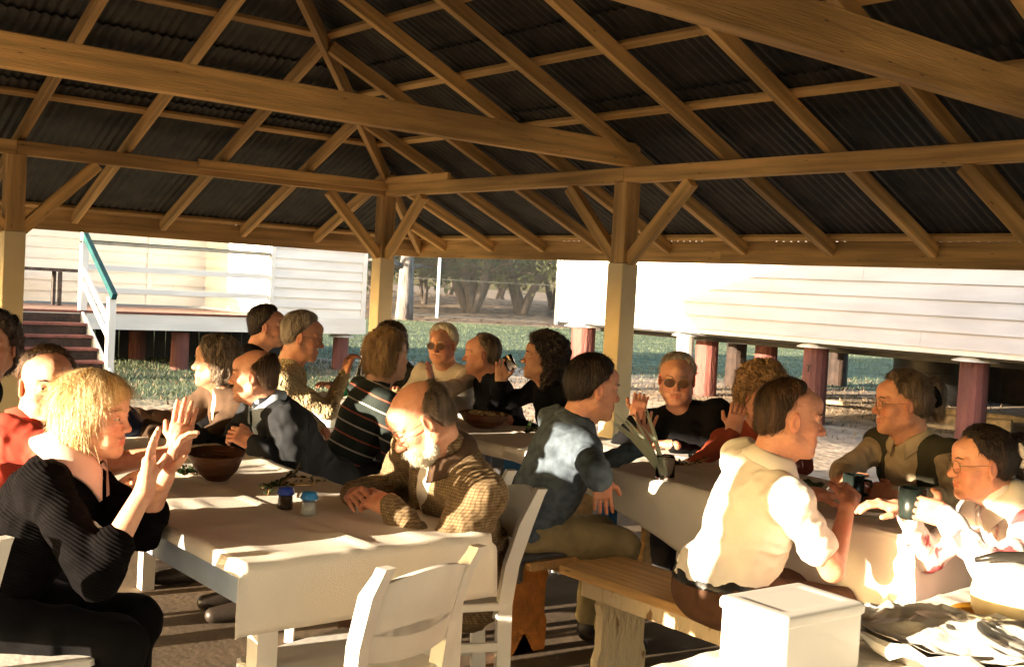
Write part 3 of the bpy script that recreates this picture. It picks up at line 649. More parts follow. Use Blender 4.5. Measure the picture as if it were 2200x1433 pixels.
# ------------------------------------------------------------------ pavilion
T = .449; ZP = 2.40; ZA = 2.545; W2 = 7.36; XE = 14.9; OV = 1.43; OS = 1.74  # near eave, out of view, lengthened to set the sun's shade line
pav = empty('picnic_pavilion', (0, 0, 0), 'open timber picnic pavilion with a dark corrugated iron hip roof', 'pavilion')
def B(*a, **k): return bar(*a, parent=pav, **k)
def post(x, y):
    B('post', (x, y, 1.76), (x, y, ZP + .0), .15, .15, M_timber2); B('post_base', (x, y, 0), (x, y, 1.757), .172, .172, M_postpaint)
def brace(x, y, dx, dy): B('brace', (x + dx * .07, y + dy * .07, 1.78), (x + dx * .68, y + dy * .68, ZP - .012), .075, .10, M_timber)
PXs = [0, 3.556, 7.1, 10.65, 14.2]
for x in PXs:
    for y in (0, -W2):
        post(x, y); s = 1 if y == 0 else -1
        if x > 0: brace(x, y, -1, 0)
        brace(x, y, 1, 0)
        if x == 0: brace(x, y, 0, -s)
post(0, -3.68); brace(0, -3.68, 0, 1); brace(0, -3.68, 0, -1)
for y in (0, -W2):
    for a, b in zip([-.06] + PXs[1:], PXs[1:] + [18.0]): B('wall_plate', (a, y, ZP + .062), (b - .003, y, ZP + .062), .10, .12, M_timber)
B('wall_plate', (0, -.052, ZP + .06), (0, -3.68, ZP + .06), .10, .12, M_timber2); B('wall_plate', (0, -3.684, ZP + .06), (0, -W2 + .052, ZP + .06), .10, .12, M_timber2)
B('plate_splice', (0.075, -2.1, ZP + .10), (.075, .0 - .06, ZP + .10), .045, .09, M_timber); B('plate_splice', (.1, -.07, ZP + .155), (1.2, -.07, ZP + .155), .04, .07, M_timber)
for x, h, w in ((3.556, .185, .09), (7.1, .20, .10), (10.65, .2, .1)): B('tie_beam', (x + .045, .03, ZA - .02 + h / 2), (x + .045, -W2 - .03, ZA - .02 + h / 2), w, h, M_timber)
# hips and ridge
ap = 3.68; zr = lambda d: ZA + .05 + T * d
for (cx, cy, sx, sy) in ((0, 0, 1, -1), (0, -W2, 1, 1)):
    B('hip_rafter', (cx - sx * OV, cy - sy * OV, zr(-OV) - .01), (cx + sx * ap, cy + sy * ap, zr(ap) - .01), .05, .15, M_timber2)
B('ridge_board', (3.6, -3.68, zr(3.68) + .03), (18, -3.68, zr(3.68) + .03), .035, .18, M_timber2)
# rafters
def rafter(p, q, m=M_timber): B('rafter', p, q, .062, .105, m)
x = -.87
while x < 18:
    for y0, s in ((0, -1), (-W2, 1)):
        d1 = min(x - .05, 3.64)
        ov = OV if s == -1 else OS
        if d1 > -OV + .1: rafter((x, y0 - s * (ov - .02), zr(-ov + .02)), (x, y0 + s * d1, zr(d1)))
    x += .9
k = 0
for y in (-.03, -.93, -1.83, -2.73, -3.63, -4.53, -5.43, -6.33, -7.23):
    d1 = min(-y, y + W2) - .05; d1 = min(d1, 3.64)
    rafter((-(OV - .02), y, zr(-OV + .02)), (max(d1, .02), y, zr(max(d1, .02))), M_timber2)
# jack rafters outside the corner
for (px, py, qx, qy) in (): pass
# battens
zb = lambda d: ZA + .105 + .018 + T * d + .005
for d in (-1.36, -.42, .42, 1.1, 1.8, 2.5, 3.2):
    for y0, s in ((0, -1), (-W2, 1)): B('batten', (d + .02, y0 + s * d, zb(d)), (18, y0 + s * d, zb(d)), .07, .035, M_timber, up=(0, -s * T, 1))
    B('batten', (d, -d - .02, zb(d)), (d, -W2 + d + .02, zb(d)), .07, .035, M_timber2, up=(-T, 0, 1)) if -d > -W2 + d else None
# fascias
zf = 1.935
for y in (OV, -W2 - OS):
    a = -OV - .012; zf = 1.935 if y > 0 else 1.935 - T * (OS - OV)
    while a < 18:
        b = min(a + 4.8, 18); B('fascia', (a, y, zf), (b - .003, y, zf), .032, .20, M_timber); a = b
zf = 1.935; B('fascia', (-OV, OV - .018, zf), (-OV, -3.2, zf), .032, .20, M_timber2); B('fascia', (-OV, -3.204, zf), (-OV, -W2 - OV + .018, zf), .032, .20, M_timber2)
# corrugated sheets, each one its own piece, every course lapping the one below
def sheet(u0, side, d0, d1, lift):
    S = 60; V = []
    for i in range(S + 1):
        u = u0 + .80 * i / S; z = .009 * math.sin(2 * math.pi * (u / .0762)); cols = []
        if side in ('N', 'S'): lim = u; e1 = min(d1, lim + .0)
        else: lim = min(-u, u + W2); e1 = min(d1, lim)
        e0 = d0; e1 = max(e1, e0 + .001)
        if lim < d0: e1 = e0 + .001
        for d in (e0, e1):
            zz = ZA + .105 + .04 + .012 + T * d + z + lift
            p = {'N': (u, -d, zz), 'S': (u, -W2 + d, zz), 'W': (d, u, zz)}[side]; V.append(p)
    if all(abs(V[2 * i][1] - V[2 * i + 1][1]) + abs(V[2 * i][0] - V[2 * i + 1][0]) < .01 for i in range(S + 1)): return
    F_ = [(2 * i, 2 * i + 1, 2 * i + 3, 2 * i + 2) for i in range(S)]
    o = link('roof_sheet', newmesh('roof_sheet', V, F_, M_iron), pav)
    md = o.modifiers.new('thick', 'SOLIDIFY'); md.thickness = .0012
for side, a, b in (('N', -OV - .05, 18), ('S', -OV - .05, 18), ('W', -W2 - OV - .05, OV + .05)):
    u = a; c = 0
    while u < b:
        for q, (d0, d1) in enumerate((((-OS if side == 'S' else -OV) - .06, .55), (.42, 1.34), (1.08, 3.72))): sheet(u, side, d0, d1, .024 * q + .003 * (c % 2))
        u += .762; c += 1
for a, b in (((-OV, OV, zb(-OV) + .06), (3.7, -3.7, zb(3.7) + .09)), ((-OV, -W2 - OV, zb(-OV) + .06), (3.7, -3.66, zb(3.7) + .09)), ((3.6, -3.68, zb(3.68) + .09), (18, -3.68, zb(3.68) + .09))):
    B('ridge_cap', a, b, .34, .012, M_iron)

# ------------------------------------------------------------------ left house: deck, rails, stairs, weatherboards
def weatherboards(parent, p0, p1, z0, n, out, exp=.185, m=M_white, seglen=4.2, mark=None):
    """boards lapping like clapboard from z0 up; p0,p1 ground points of the wall line; out = outward unit vector"""
    p0 = Vector((*p0, 0)); p1 = Vector((*p1, 0)); L = (p1 - p0).length; d = (p1 - p0) / L; o_ = Vector((*out, 0))
    for i in range(n):
        a = 0.; off = (i * 1.37) % seglen if L > seglen * 1.3 else L
        while a < L - .01:
            b = min(L, a + (off if a == 0 and off > .4 else seglen)); zz = z0 + i * exp + random.uniform(-.0015, .0015)
            A0 = p0 + d * (a + .0015); A1 = p0 + d * (b - .0015); q = []
            for pt in (A0, A1):
                for oo, dz in ((.042, 0), (.012, exp + .012), (-.004, exp + .012), (-.004, 0), (.042, .003)):
                    q.append(pt + o_ * oo + Vector((0, 0, zz + dz)))
            V = [q[0], q[1], q[2], q[3], q[5], q[6], q[7], q[8]]
            Fc = [(0, 1, 5, 4), (1, 2, 6, 5), (2, 3, 7, 6), (3, 0, 4, 7), (0, 3, 2, 1), (4, 5, 6, 7)]
            V = [v - parent.location for v in V]; link('board', newmesh('board', V, Fc, m), parent); a = b
lh = empty('weatherboard_hall', (-6.4, 2, 0), 'white weatherboard building on stumps with a raised deck on its left', 'building')
weatherboards(lh, (-6.4, 2.02), (-6.4, 3.66), .86, 17, (1, 0), .158)
box('corner_board', (-6.39, 3.662, .86), (-6.352, 3.74, 3.6), M_white, lh); box('corner_board', (-6.39, 1.95, .60), (-6.352, 2.015, 3.6), M_white, lh)
box('skirt_board', (-6.40, 2.018, .605), (-6.345, 3.76, .857), M_white, lh)
weatherboards(lh, (-6.4, 3.7), (-13, 3.7), .70, 18, (0, 1), .158)
weatherboards(lh, (-8.9, -4.2), (-8.9, 1.98), .90, 16, (1, 0), .175); box('corner_board', (-8.93, .90, .9), (-8.84, .98, 3.7), M_white, lh)
weatherboards(lh, (-6.42, 1.98), (-8.9, 1.98), .90, 16, (0, -1), .175)
y = -4.2
while y < 1.98: box('deck_board', (-8.86, y, .83), (-6.36, min(y + .088, 1.985), .862), M_deck, lh, ch=.002); y += .092
box('deck_edge', (-6.36, -4.2, .835), (-6.335, 1.94, .868), M_redstep, lh); 
a = -4.2
while a < 1.9: box('deck_fascia', (-6.385, a, .60), (-6.35, min(a + 3.6, 1.945) - .003, .832), M_white, lh); a += 3.6
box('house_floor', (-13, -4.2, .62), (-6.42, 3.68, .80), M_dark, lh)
box('roof', (-13.6, -4.6, 4.3), (-5.9, 4.3, 4.45), M_iron, lh); box('ceiling', (-13.5, -4.5, 3.62), (-6.0, 4.2, 3.66), M_white, lh)
def stump(parent, x, y, z1, r=.16, cap=True, m=M_redstump, z0=-.1, tilt=0):
    V, Fc = lathe([(.001, z0), (r * 1.02, z0), (r * .99, z0 + .3), (r * .96, z1 - .04), (r * .95, z1 - .032), (.001, z1 - .032)], 14, (x - parent.location.x, y - parent.location.y, 0))
    o = link('stump', newmesh('stump', V, Fc, m, False), parent)
    if cap:
        c = r * 1.55; cV, cF = lathe([(.01, z1 - .030), (r * .98, z1 - .031), (c, z1 - .062), (c * 1.005, z1 - .055), (r * 1.1, z1 - .012), (.01, z1 - .008)], 14, (x - parent.location.x, y - parent.location.y, 0))
        link('stump_cap', newmesh('stump_cap', cV, cF, M_white, False), o)
    return o
for x, y in ((-6.62, 3.45), (-6.62, .6), (-8.4, 3.4), (-8.4, .6), (-10.6, 3.3), (-10.6, .4), (-12.6, 3.2), (-12.6, .3), (-8.6, -2.2), (-10.8, -2.2)): stump(lh, x, y, .60, .14, y > 3 or x < -9)
y = -4.2
while y < 3.5: box('rear_shade_board', (-9.02, y, -.05), (-8.99, min(y + .19, 3.6), .60), M_dark, lh, ch=.001); y += .205  # dark boards close the rear, added for the deep shade under the hall
# rails
def RB(n, a, b, w, h, m): bar(n, a, b, w, h, m, lh)
RB('rail_post', (-6.40, -.98, .60), (-6.40, -.98, 1.98), .10, .10, M_white)
for z in (1.49, 1.17): RB('rail', (-6.40, -.925, z), (-6.40, 1.945, z), .04, .085, M_white)
RB('top_rail', (-6.40, -1.03, 1.845), (-6.40, 1.945, 1.845), .09, .045, mat('weathered_rail', (.34, .31, .24), .6, .15)); RB('rail_strip', (-6.36, -1.0, 1.875), (-6.40, 1.94, 1.875), .05, .012, M_teal)
# stairs descending towards the pavilion
st = empty('stairs', (-5.8, -1.9, 0), 'dark red timber steps with white stringer and teal handrail up to the deck', 'stairs')
for i in range(5):
    z = .70 - .158 * i; xx = -6.26 + .245 * i
    box('tread', (xx - .02, -3.6, z - .035), (xx + .27, -1.03, z), M_redstep, st); box('riser_shade', (xx - .022, -3.58, z), (xx - .002, -1.04, z + .12), M_darkstump, st)  # dark boards stand for the shade in open risers
bar('stringer', (-6.36, -1.0, .74), (-5.10, -1.0, -.03), .04, .25, M_white, st)
bar('newel_post', (-5.2, -.985, -.02), (-5.2, -.985, 1.10), .10, .10, M_white, st)
bar('handrail', (-6.44, -.985, 1.99), (-5.10, -.985, 1.11), .07, .09, M_teal, st)
for o_ in (.36, .0): bar('stair_rail', (-6.36, -.975, 1.28 + o_ * .55 - .05), (-5.24, -.975, .56 + o_ * .55 - .05), .035, .085, M_white, st)
# long seat on the deck
se = empty('deck_table', (-8.0, -1.6, .862), 'dark narrow table against the wall on the raised deck', 'table')
bar('table_top', (-8.2, -3.2, 1.42), (-8.2, -.55, 1.42), .45, .05, M_bark, se)
for yy in (-2.9, -1.9, -.8): 
    for xx in (-8.34, -8.04): bar('leg', (xx, yy, .864), (xx, yy, 1.393), .05, .07, M_bark, se)
# ------------------------------------------------------------------ right house
rh = empty('weatherboard_house', (3, 5.6, 0), 'white weatherboard house on dark red stumps with broad overlapping boards', 'building')
weatherboards(rh, (-3.40, 5.6), (19, 5.6), 1.10, 14, (0, -1), .186, m=M_white2, seglen=6.3)
box('corner_board', (-3.47, 5.56, 1.04), (-3.402, 5.63, 3.7), M_white, rh); box('bottom_plate', (-3.45, 5.575, 1.035), (19, 5.64, 1.098), M_white, rh)
weatherboards(rh, (-3.44, 5.64), (-3.44, 13), 1.10, 14, (-1, 0), .186)
box('house_floor', (-3.40, 5.66, 1.0), (19, 13, 1.09), M_dark, rh); box('roof', (-4, 5.0, 3.9), (19.5, 13.6, 4.0), M_iron, rh)
for y in np.arange(6.4, 13, 1.4): box('floor_joist', (-3.4, y, .90), (19, y + .08, .998), M_dark, rh)
for x in (-3.12, 1.30, 3.45, 5.8, 8.2): stump(rh, x, 5.82, 1.035, .165 if x > -3 else .2)
stump(rh, -.95, 5.82, 1.035, .13, True, M_white)  # white colour stands in for full sun on a red stump
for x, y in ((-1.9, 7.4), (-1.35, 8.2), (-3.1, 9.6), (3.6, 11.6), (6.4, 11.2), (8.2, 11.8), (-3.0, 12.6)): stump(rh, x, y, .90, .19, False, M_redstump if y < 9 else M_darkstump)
lw = empty('shade_wall', (6.0, 12.9, 0), 'added row of dark planks standing in for shade at the back of the raised house', 'wall')  # dark planks added to darken the view under the house
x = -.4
while x < 14: box('shade_plank', (x, 12.88, -.1), (x + .28, 12.93, .62 + .04 * math.sin(x * 3)), M_darkstump, lh if False else lw, ch=.004); x += .29
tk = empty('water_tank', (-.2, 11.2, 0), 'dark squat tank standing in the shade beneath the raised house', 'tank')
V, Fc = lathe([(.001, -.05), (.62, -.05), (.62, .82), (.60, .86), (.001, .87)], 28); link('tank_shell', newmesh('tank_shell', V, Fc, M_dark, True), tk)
for z in (.2, .5, .75):
    V, Fc = lathe([(.622, z - .015), (.635, z), (.622, z + .015)], 28); link('hoop', newmesh('hoop', V, Fc, M_dark, True), tk)
# letter cut on the stump
fc = bpy.data.curves.new('carved_letter', 'FONT'); fc.body = 'T'; fc.size = .13; fc.extrude = .004
fo = link('carved_letter', fc, None); bpy.context.view_layer.update()
me = bpy.data.meshes.new_from_object(fo); bpy.data.objects.remove(fo); me.materials.append(M_dark)
link('carved_letter', me, rh, (1.30 - 3 - .03, 5.82 - .166 - 5.6, .66), (R(90), 0, 0))
# timber lying on the ground by the house
lab = ['long pale plank lying on the dirt behind the woman with tied hair', 'short weathered log on the ground beside the red stump', 'thin fallen branch on dirt between the red stumps', 'bleached plank end resting across a log near the curly haired woman', 'half buried timber beam beyond the right hand red stump']
for (a, b, w, h), l in zip([((.4, 9.0, .06), (4.3, 9.6, .06), .22, .10), ((2.0, 7.6, .07), (2.9, 7.9, .09), .16, .16), ((1.6, 6.9, .04), (3.3, 6.7, .10), .05, .05), ((-.9, 8.0, .05), (.6, 7.6, .13), .14, .06), ((3.9, 7.4, .06), (6.0, 8.0, .06), .2, .14)], lab):
    a = Vector(a); b = Vector(b); V, Fc, M = stick(a, b, w, h, ch=.02); o = link('fallen_timber', newmesh('fallen_timber', V, Fc, M_log)); o.matrix_world = M
    tag(o, l, 'timber', 'timber lying about under the house')

# ------------------------------------------------------------------ wire fence and poles
fw_, rt_ = Vector((-math.sin(YAW), math.cos(YAW), 0)), Vector((math.cos(YAW), math.sin(YAW), 0)); CP = Vector((9.97, -6.35, 0))
def at_(u, d): return CP + fw_ * d + rt_ * ((u - 1100) / 2400. * d)
fn = empty('wire_fence', at_(1000, 52), 'tall chain wire fence on white poles at the far edge of the lawn', 'fence')
for u in (690, 937, 1193, 1450, 1700, 1950):
    p = at_(u, 52); V, Fc = tube([p + Vector((0, 0, -.2)), p + Vector((0, 0, 4.4))], .075 if u != 1193 else .10, 8); link('fence_pole', newmesh('fence_pole', [Vector(v) - fn.location for v in V], Fc, M_pole), fn)
a, b = at_(600, 52.0), at_(2000, 52.0); parts = []
n = 260; L = (b - a).length
for k in range(n):
    for s in (1, -1):
        u0 = k / n; p = a.lerp(b, u0); hh = 3.6; q = a.lerp(b, min(1, max(0, u0 + s * hh / L))); 
        d = (b - a).normalized() * .0035
        parts.append(([p - d - fn.location, p + d - fn.location, q + d + Vector((0, 0, hh)) - fn.location, q - d + Vector((0, 0, hh)) - fn.location], [(0, 1, 2, 3)]))
V, Fc = join(parts); o = link('chain_mesh', newmesh('chain_mesh', V, Fc, M_wire), fn); o['kind'] = 'stuff'
for z in (.1, 1.8, 3.6): bar('rail_wire', a + Vector((0, 0, z)), b + Vector((0, 0, z)), .02, .02, M_wire, fn)

# ------------------------------------------------------------------ trees
def tree(u, d, hgt, rad, stems, lean, label, leafm, barkm, seed, lf=1., low=.25):
    r = np.random.default_rng(seed); base = at_(u, d); base.z = float(gz(np.array([base.x]), np.array([base.y]))[0]) - .1
    t = empty('tree', base, label, 'tree', 'trees beyond the lawn'); parts = []; tips = []
    for s in range(stems):
        ang = 6.28 * s / stems + r.uniform(-.4, .4); ln = lean * r.uniform(.6, 1.3); p = Vector((r.uniform(-.2, .2) * (stems > 1), r.uniform(-.2, .2) * (stems > 1), 0)); pts = [p.copy()]; d_v = Vector((math.cos(ang) * ln, math.sin(ang) * ln, 1)).normalized()
        H = hgt * r.uniform(.75, 1.0)
        for k in range(7): p = p + d_v * H / 7; d_v = (d_v + Vector(r.normal(0, .10, 3))).normalized(); pts.append(p.copy())
        rd = rad / (stems ** .4); parts.append(tube(pts, [rd * (1 - .8 * k / 7) for k in range(8)], 8))
        for k in range(2, 8):
            for q in range(4):
                v = Vector(r.normal(0, 1, 3)); v.z = abs(v.z) * .35 - .05; v.normalize(); l = hgt * r.uniform(.16, .32); e = pts[k] + v * l; m_ = pts[k] + v * l * .5 + Vector((0, 0, l * .08))
                parts.append(tube([pts[k], m_, e], [rd * .28, rd * .18, rd * .06], 5)); tips += [e, m_ + Vector(r.normal(0, .3, 3)), pts[k] + v * l * .8]
    V, Fc = join(parts); link('trunk', newmesh('trunk', V, Fc, barkm, True), t)
    tips = [q for q in tips if q.z > hgt * low * .6]; tp = np.array([tuple(q) for q in tips]); n = int(12000 * lf)
    c = tp[r.integers(0, len(tp), n)] + r.normal(0, hgt * .045, (n, 3)) * A(1, 1, .8); nz = vnoise(c * .9 + seed); c = c[nz > .43]; n = len(c)
    u1 = r.normal(0, 1, (n, 3)); u1 /= np.linalg.norm(u1, axis=1)[:, None]; u2 = np.cross(u1, r.normal(0, 1, (n, 3))); u2 /= np.linalg.norm(u2, axis=1)[:, None]; s = r.uniform(.07, .17, n)[:, None]
    V = np.stack([c - u1 * s, c - u2 * s * .45, c + u1 * s, c + u2 * s * .45], 1).reshape(-1, 3)
    o = link('crown', newmesh('crown', V, np.arange(n * 4).reshape(-1, 4), leafm), t); return t
tree(866, 48, 9.5, .40, 1, .02, 'thick straight grey trunk just right of the corner post', M_leaf2, M_barkl, 1, .7, .75)
tree(800, 58, 8, .26, 2, .3, 'spindly olive tree seen between the hall corner and the corner post', M_leaf2, M_bark, 2, 1.2, .1)
tree(905, 62, 8, .18, 2, .35, 'thin crooked tree directly right of the thick straight trunk', M_leaf, M_bark, 3, .9, .15)
tree(1012, 58, 9, .55, 6, .42, 'broad multi stemmed tree in the middle of the view past the posts', M_leaf, M_bark, 4, .9, .2)
tree(1122, 59, 9, .40, 4, .38, 'pale forked tree with leaning stems left of the right hand fence pole', M_leaf2, M_bark, 5, .8, .25)
tree(1185, 63, 8, .25, 2, .3, 'dark leafy tree behind the right hand fence pole', M_leaf, M_bark, 6, 1.2, .1)
tree(960, 72, 8, .2, 3, .4, 'bushy dark tree behind and left of the broad multi stemmed one', M_leaf, M_bark, 7, 1.2, .1)
tree(1070, 76, 7, .2, 3, .4, 'low hazy tree in the gap between the broad tree and the pale forked one', M_leaf2, M_bark, 8, .8, .1)
for k_, (u_, d_t) in enumerate(((330, 50), (180, 55), (60, 46), (420, 66))):  # hidden trees added to throw shade over the far bank and trunks
    tree(u_, d_t, 11, .35, 2, .3, ['added shade tree hidden behind the hall roof', 'second added shade tree hidden behind the hall, over its deck', 'added shade tree out of view beyond the far left end of the hall', 'tallest added shade tree hidden far behind the hall'][k_], M_leaf, M_bark, 20 + k_, .9, .1)
tree(1330, 66, 9, .3, 3, .3, 'far tree glimpsed low beneath the raised house', M_leaf, M_bark, 9, .8, .1)
tree(1650, 60, 9, .35, 2, .3, 'far tree standing behind the weatherboard house, mostly hidden by its boards', M_leaf, M_bark, 10, .6, .1)

# ------------------------------------------------------------------ tables and cloths
def cloth(name, x0, x1, y0, y1, z, hang, label, seed=0, hem=None, step=.022, fold=()):
    """cloth lying on a table top and falling over its edges; hang = drops past (x0, x1, y0, y1)"""
    h0, h1, h2, h3 = hang
    U = np.unique(np.concatenate([np.linspace(x0 - h0, x0, max(2, int(h0 / step) + 1)), np.linspace(x0, x1, int((x1 - x0) / step) + 1), np.linspace(x1, x1 + h1, max(2, int(h1 / step) + 1))]))
    W_ = np.unique(np.concatenate([np.linspace(y0 - h2, y0, max(2, int(h2 / step) + 1)), np.linspace(y0, y1, int((y1 - y0) / step) + 1), np.linspace(y1, y1 + h3, max(2, int(h3 / step) + 1))]))
    GU, GW = np.meshgrid(U, W_, indexing='ij'); u = GU.ravel(); w = GW.ravel()
    du = np.maximum(u - x1, 0) + np.maximum(x0 - u, 0); dw = np.maximum(w - y1, 0) + np.maximum(y0 - w, 0)
    if hem is not None: dw = np.where(w < y0, dw * np.clip((z - hem(u)) / h2, .05, 1), dw)
    drop = np.maximum(du, dw); X = np.clip(u, x0, x1); Y = np.clip(w, y0, y1); sx = np.where(u > x1, 1., np.where(u < x0, -1., 0)); sy = np.where(w > y1, 1., np.where(w < y0, -1., 0))
    P0 = np.stack([u, w, u * 0 + seed], -1); top = (drop < 1e-6)
    wz = .005 * (fbm(P0 * A(3.5, 3.5, 1)) - .4) + .0065 * (1 - np.abs(2 * vnoise(P0 * A(5, 9, 1) + 5) - 1)) ** 3
    for (ax, c) in fold: wz = wz + .006 * np.exp(-(((u if ax == 0 else w) - c) / .008) ** 2)
    amp = .03 * np.clip(drop / .25, 0, 1); wav = amp * (fbm(np.stack([u * 5.5 + w * 5.5, drop * 1.3, u * 0 + seed], -1)) - .35)
    both = np.minimum(du, dw); X = X + sx * (.006 + wav * (sx != 0) + .22 * both * (sy != 0)); Y = Y + sy * (.006 + wav + .22 * both * (sx != 0))
    Z = z + wz * np.exp(-drop * 40) + .004 - drop * .985 - np.where(drop > 0, .0, 0)
    V = np.stack([X, Y, Z], -1); n, m = GU.shape; I, J = np.meshgrid(np.arange(n - 1), np.arange(m - 1), indexing='ij'); Q = np.stack([I * m + J, (I + 1) * m + J, (I + 1) * m + J + 1, I * m + J + 1], -1).reshape(-1, 4)
    c = A((x0 + x1) / 2, (y0 + y1) / 2, z); o = link(name, newmesh(name, V - c, Q, M_cloth, True), None, c); md = o.modifiers.new('thick', 'SOLIDIFY'); md.thickness = .0012
    return tag(o, label, 'tablecloth')
def table(x0, x1, y0, y1, z, legm, apm, label, legx, name='table'):
    t = empty(name, ((x0 + x1) / 2, (y0 + y1) / 2, 0), label, 'table')
    for k, y in enumerate(np.linspace(y0 + .01, y1 - .01, 5)[:-1]): box('top_board', (x0 + .01, y, z - .028), (x1 - .01, y + (y1 - y0 - .02) / 4 - .003, z - .003), M_timber2, t)
    for y in (y0 + .04, y1 - .06): box('apron', (x0 + .06, y, z - .13), (x1 - .06, y + .022, z - .030), apm, t)
    for x in (x0 + .04, x1 - .062): box('apron', (x, y0 + .063, z - .13), (x + .022, y1 - .063, z - .030), apm, t)
    for x in legx:
        for y in (y0 + .065, y1 - .125): box('leg', (x, y, 0), (x + .06, y + .06, z - .030), legm, t)
    return t
table(4.75, 7.33, -5.05, -4.24, .745, M_chair, M_apron, 'near trestle table with white legs and pale blue edge under a white cloth', (4.85, 7.245))
cloth('tablecloth', 4.74, 7.335, -5.055, -4.235, .748, (.2, .19, .035, .035), 'white cloth with fold creases on the nearest table, square drop at its end', 1, fold=((0, 6.75), (1, -4.66), (0, 5.8)))
table(3.45, 5.72, -2.99, -2.25, .745, M_apron, M_apron, 'far section of the long table in front of the corner post', (3.6, 5.55))
table(5.74, 8.0, -2.99, -2.25, .745, M_blue, M_blue, 'right section of the long table with blue painted frame', (5.9, 7.88))
cloth('tablecloth', 3.44, 5.92, -2.995, -2.245, .748, (.15, .0, .06, .06), 'cream cloth on the far half of the long table, beneath the dark bowl', 2, fold=((0, 4.6), (1, -2.62)))
cloth('tablecloth', 5.85, 8.01, -3.0, -2.24, .753, (.0, .22, .38, .08), 'white cloth on right half of the long table, front edge falling in a curved sweep', 3,
      hem=lambda u: np.interp(u, [5.8, 6.3, 6.7, 7.07, 7.5, 8.3], [.70, .66, .575, .47, .42, .42]), fold=((0, 6.6), (0, 7.3), (1, -2.6)))
table(8.50, 9.35, -5.6, -3.50, .772, M_chair, M_chair, 'serving table at the lower right corner carrying the box and foil tray', (8.56, 9.2))
cloth('tablecloth', 8.495, 9.355, -5.605, -3.495, .775, (.25, .1, .1, .16), 'plain white cloth over the serving table under the foil tray', 5)

# ------------------------------------------------------------------ chairs and benches
def chair(loc, rz, label, lean=.10, H=.84):
    """white dining chair; faces +y in its own space, seat 0.45 high"""
    t = empty('wooden_chair', loc, label, 'chair', 'white wooden dining chairs', rz)
    def P(n, V, Fc): return link(n, newmesh(n, V, Fc, M_chair), t)
    for s in (-1, 1):                                             # curved rear posts
        pts = [(s * .165, -.20, 0), (s * .168, -.185, .25), (s * .17, -.18, .45), (s * .175, -.195, .58), (s * .18, -.235, .72), (s * .182, -.275, H - .02), (s * .182, -.285, H)]
        V = []; 
        for i, p in enumerate(pts):
            w = .019; d = .024 if i < 5 else .017; V += [(p[0] - w, p[1] - d, p[2]), (p[0] + w, p[1] - d, p[2]), (p[0] + w, p[1] + d, p[2]), (p[0] - w, p[1] + d, p[2])]
        Fc = [(0, 3, 2, 1), tuple(4 * (len(pts) - 1) + i for i in range(4))] + [(4 * i + j, 4 * i + (j + 1) % 4, 4 * i + 4 + (j + 1) % 4, 4 * i + 4 + j) for i in range(len(pts) - 1) for j in range(4)]
        P('rear_leg', V, Fc)
        V, Fc = boxm((s * .18 - .018, .17, 0), (s * .18 + .018, .206, .425)); P('front_leg', V, Fc)
        for z in (.16, .29): V, Fc = boxm((s * .176 - .009, -.165, z), (s * .176 + .009, .168, z + .028)); P('stretcher', V, Fc)
    def slat(z0, z1, arch, dip):
        V = []; n = 13
        for i in range(n):
            u = -1 + 2 * i / (n - 1); x = u * .163; zz0 = z0 + dip * (1 - u * u); zz1 = z1 + arch * (1 - u * u)
            for (z, th) in ((zz0, 0), (zz1, 0), (zz1, 1), (zz0, 1)):
                yb = -.185 - .27 * max(0, z - .5) - .030 * (1 - u * u); V.append((x, yb - .009 + th * .018, z))
        Fc = [(4 * i + j, 4 * i + (j + 1) % 4, 4 * i + 4 + (j + 1) % 4, 4 * i + 4 + j) for i in range(n - 1) for j in range(4)] + [(0, 1, 2, 3), tuple(4 * (n - 1) + j for j in (3, 2, 1, 0))]
        return V, Fc
    P('back_rail', *slat(H - .19, H - .055, .028, -.018)); P('mid_rail', *slat(.535, .61, .016, -.012))
    V = []; n = 9
    prof = [(-.19, -.185), (-.205, .0), (-.225, .20), (-.20, .235), (.20, .235), (.225, .20), (.205, .0), (.19, -.185)]
    for z, q in ((.428, .97), (.432, 1), (.450, 1), (.455, .97)): V += [(x * q, y * q, z) for x, y in prof]
    k = 8; Fc = [tuple(range(k - 1, -1, -1)), tuple(range(3 * k, 4 * k))] + [(r_ * k + i, r_ * k + (i + 1) % k, (r_ + 1) * k + (i + 1) % k, (r_ + 1) * k + i) for r_ in range(3) for i in range(k)]
    P('seat', V, Fc)
    for y, n_ in ((.185, 'seat_rail'), (-.178, 'seat_rail')): V, Fc = boxm((-.16, y - .01, .37), (.16, y + .01, .426)); P(n_, V, Fc)
    return t
chair((7.36, -4.73, 0), R(104), 'empty white chair pushed up to the end of the near table, back towards us', H=.80)
chair((6.88, -4.08, 0), R(157), 'white chair behind the bearded man, one tall post seen at his back')
chair((6.95, -5.86, 0), R(110), 'white chair cut off by the lower left corner beside the fair haired woman')
chair((6.78, -5.52, 0), R(0), 'white chair under the fair haired woman in black'); chair((6.17, -5.50, 0), R(0), 'white chair under the smiling man in the red polo shirt')
chair((5.88, -3.86, 0), R(140), 'white chair seen edge on, its post beside the striped jumper')
chair((5.35, -5.50, 0), R(0), 'white chair under the dark haired person at the left edge')
chair((8.46, -2.62, 0), R(90), 'white chair under the woman in the pink and white blouse')
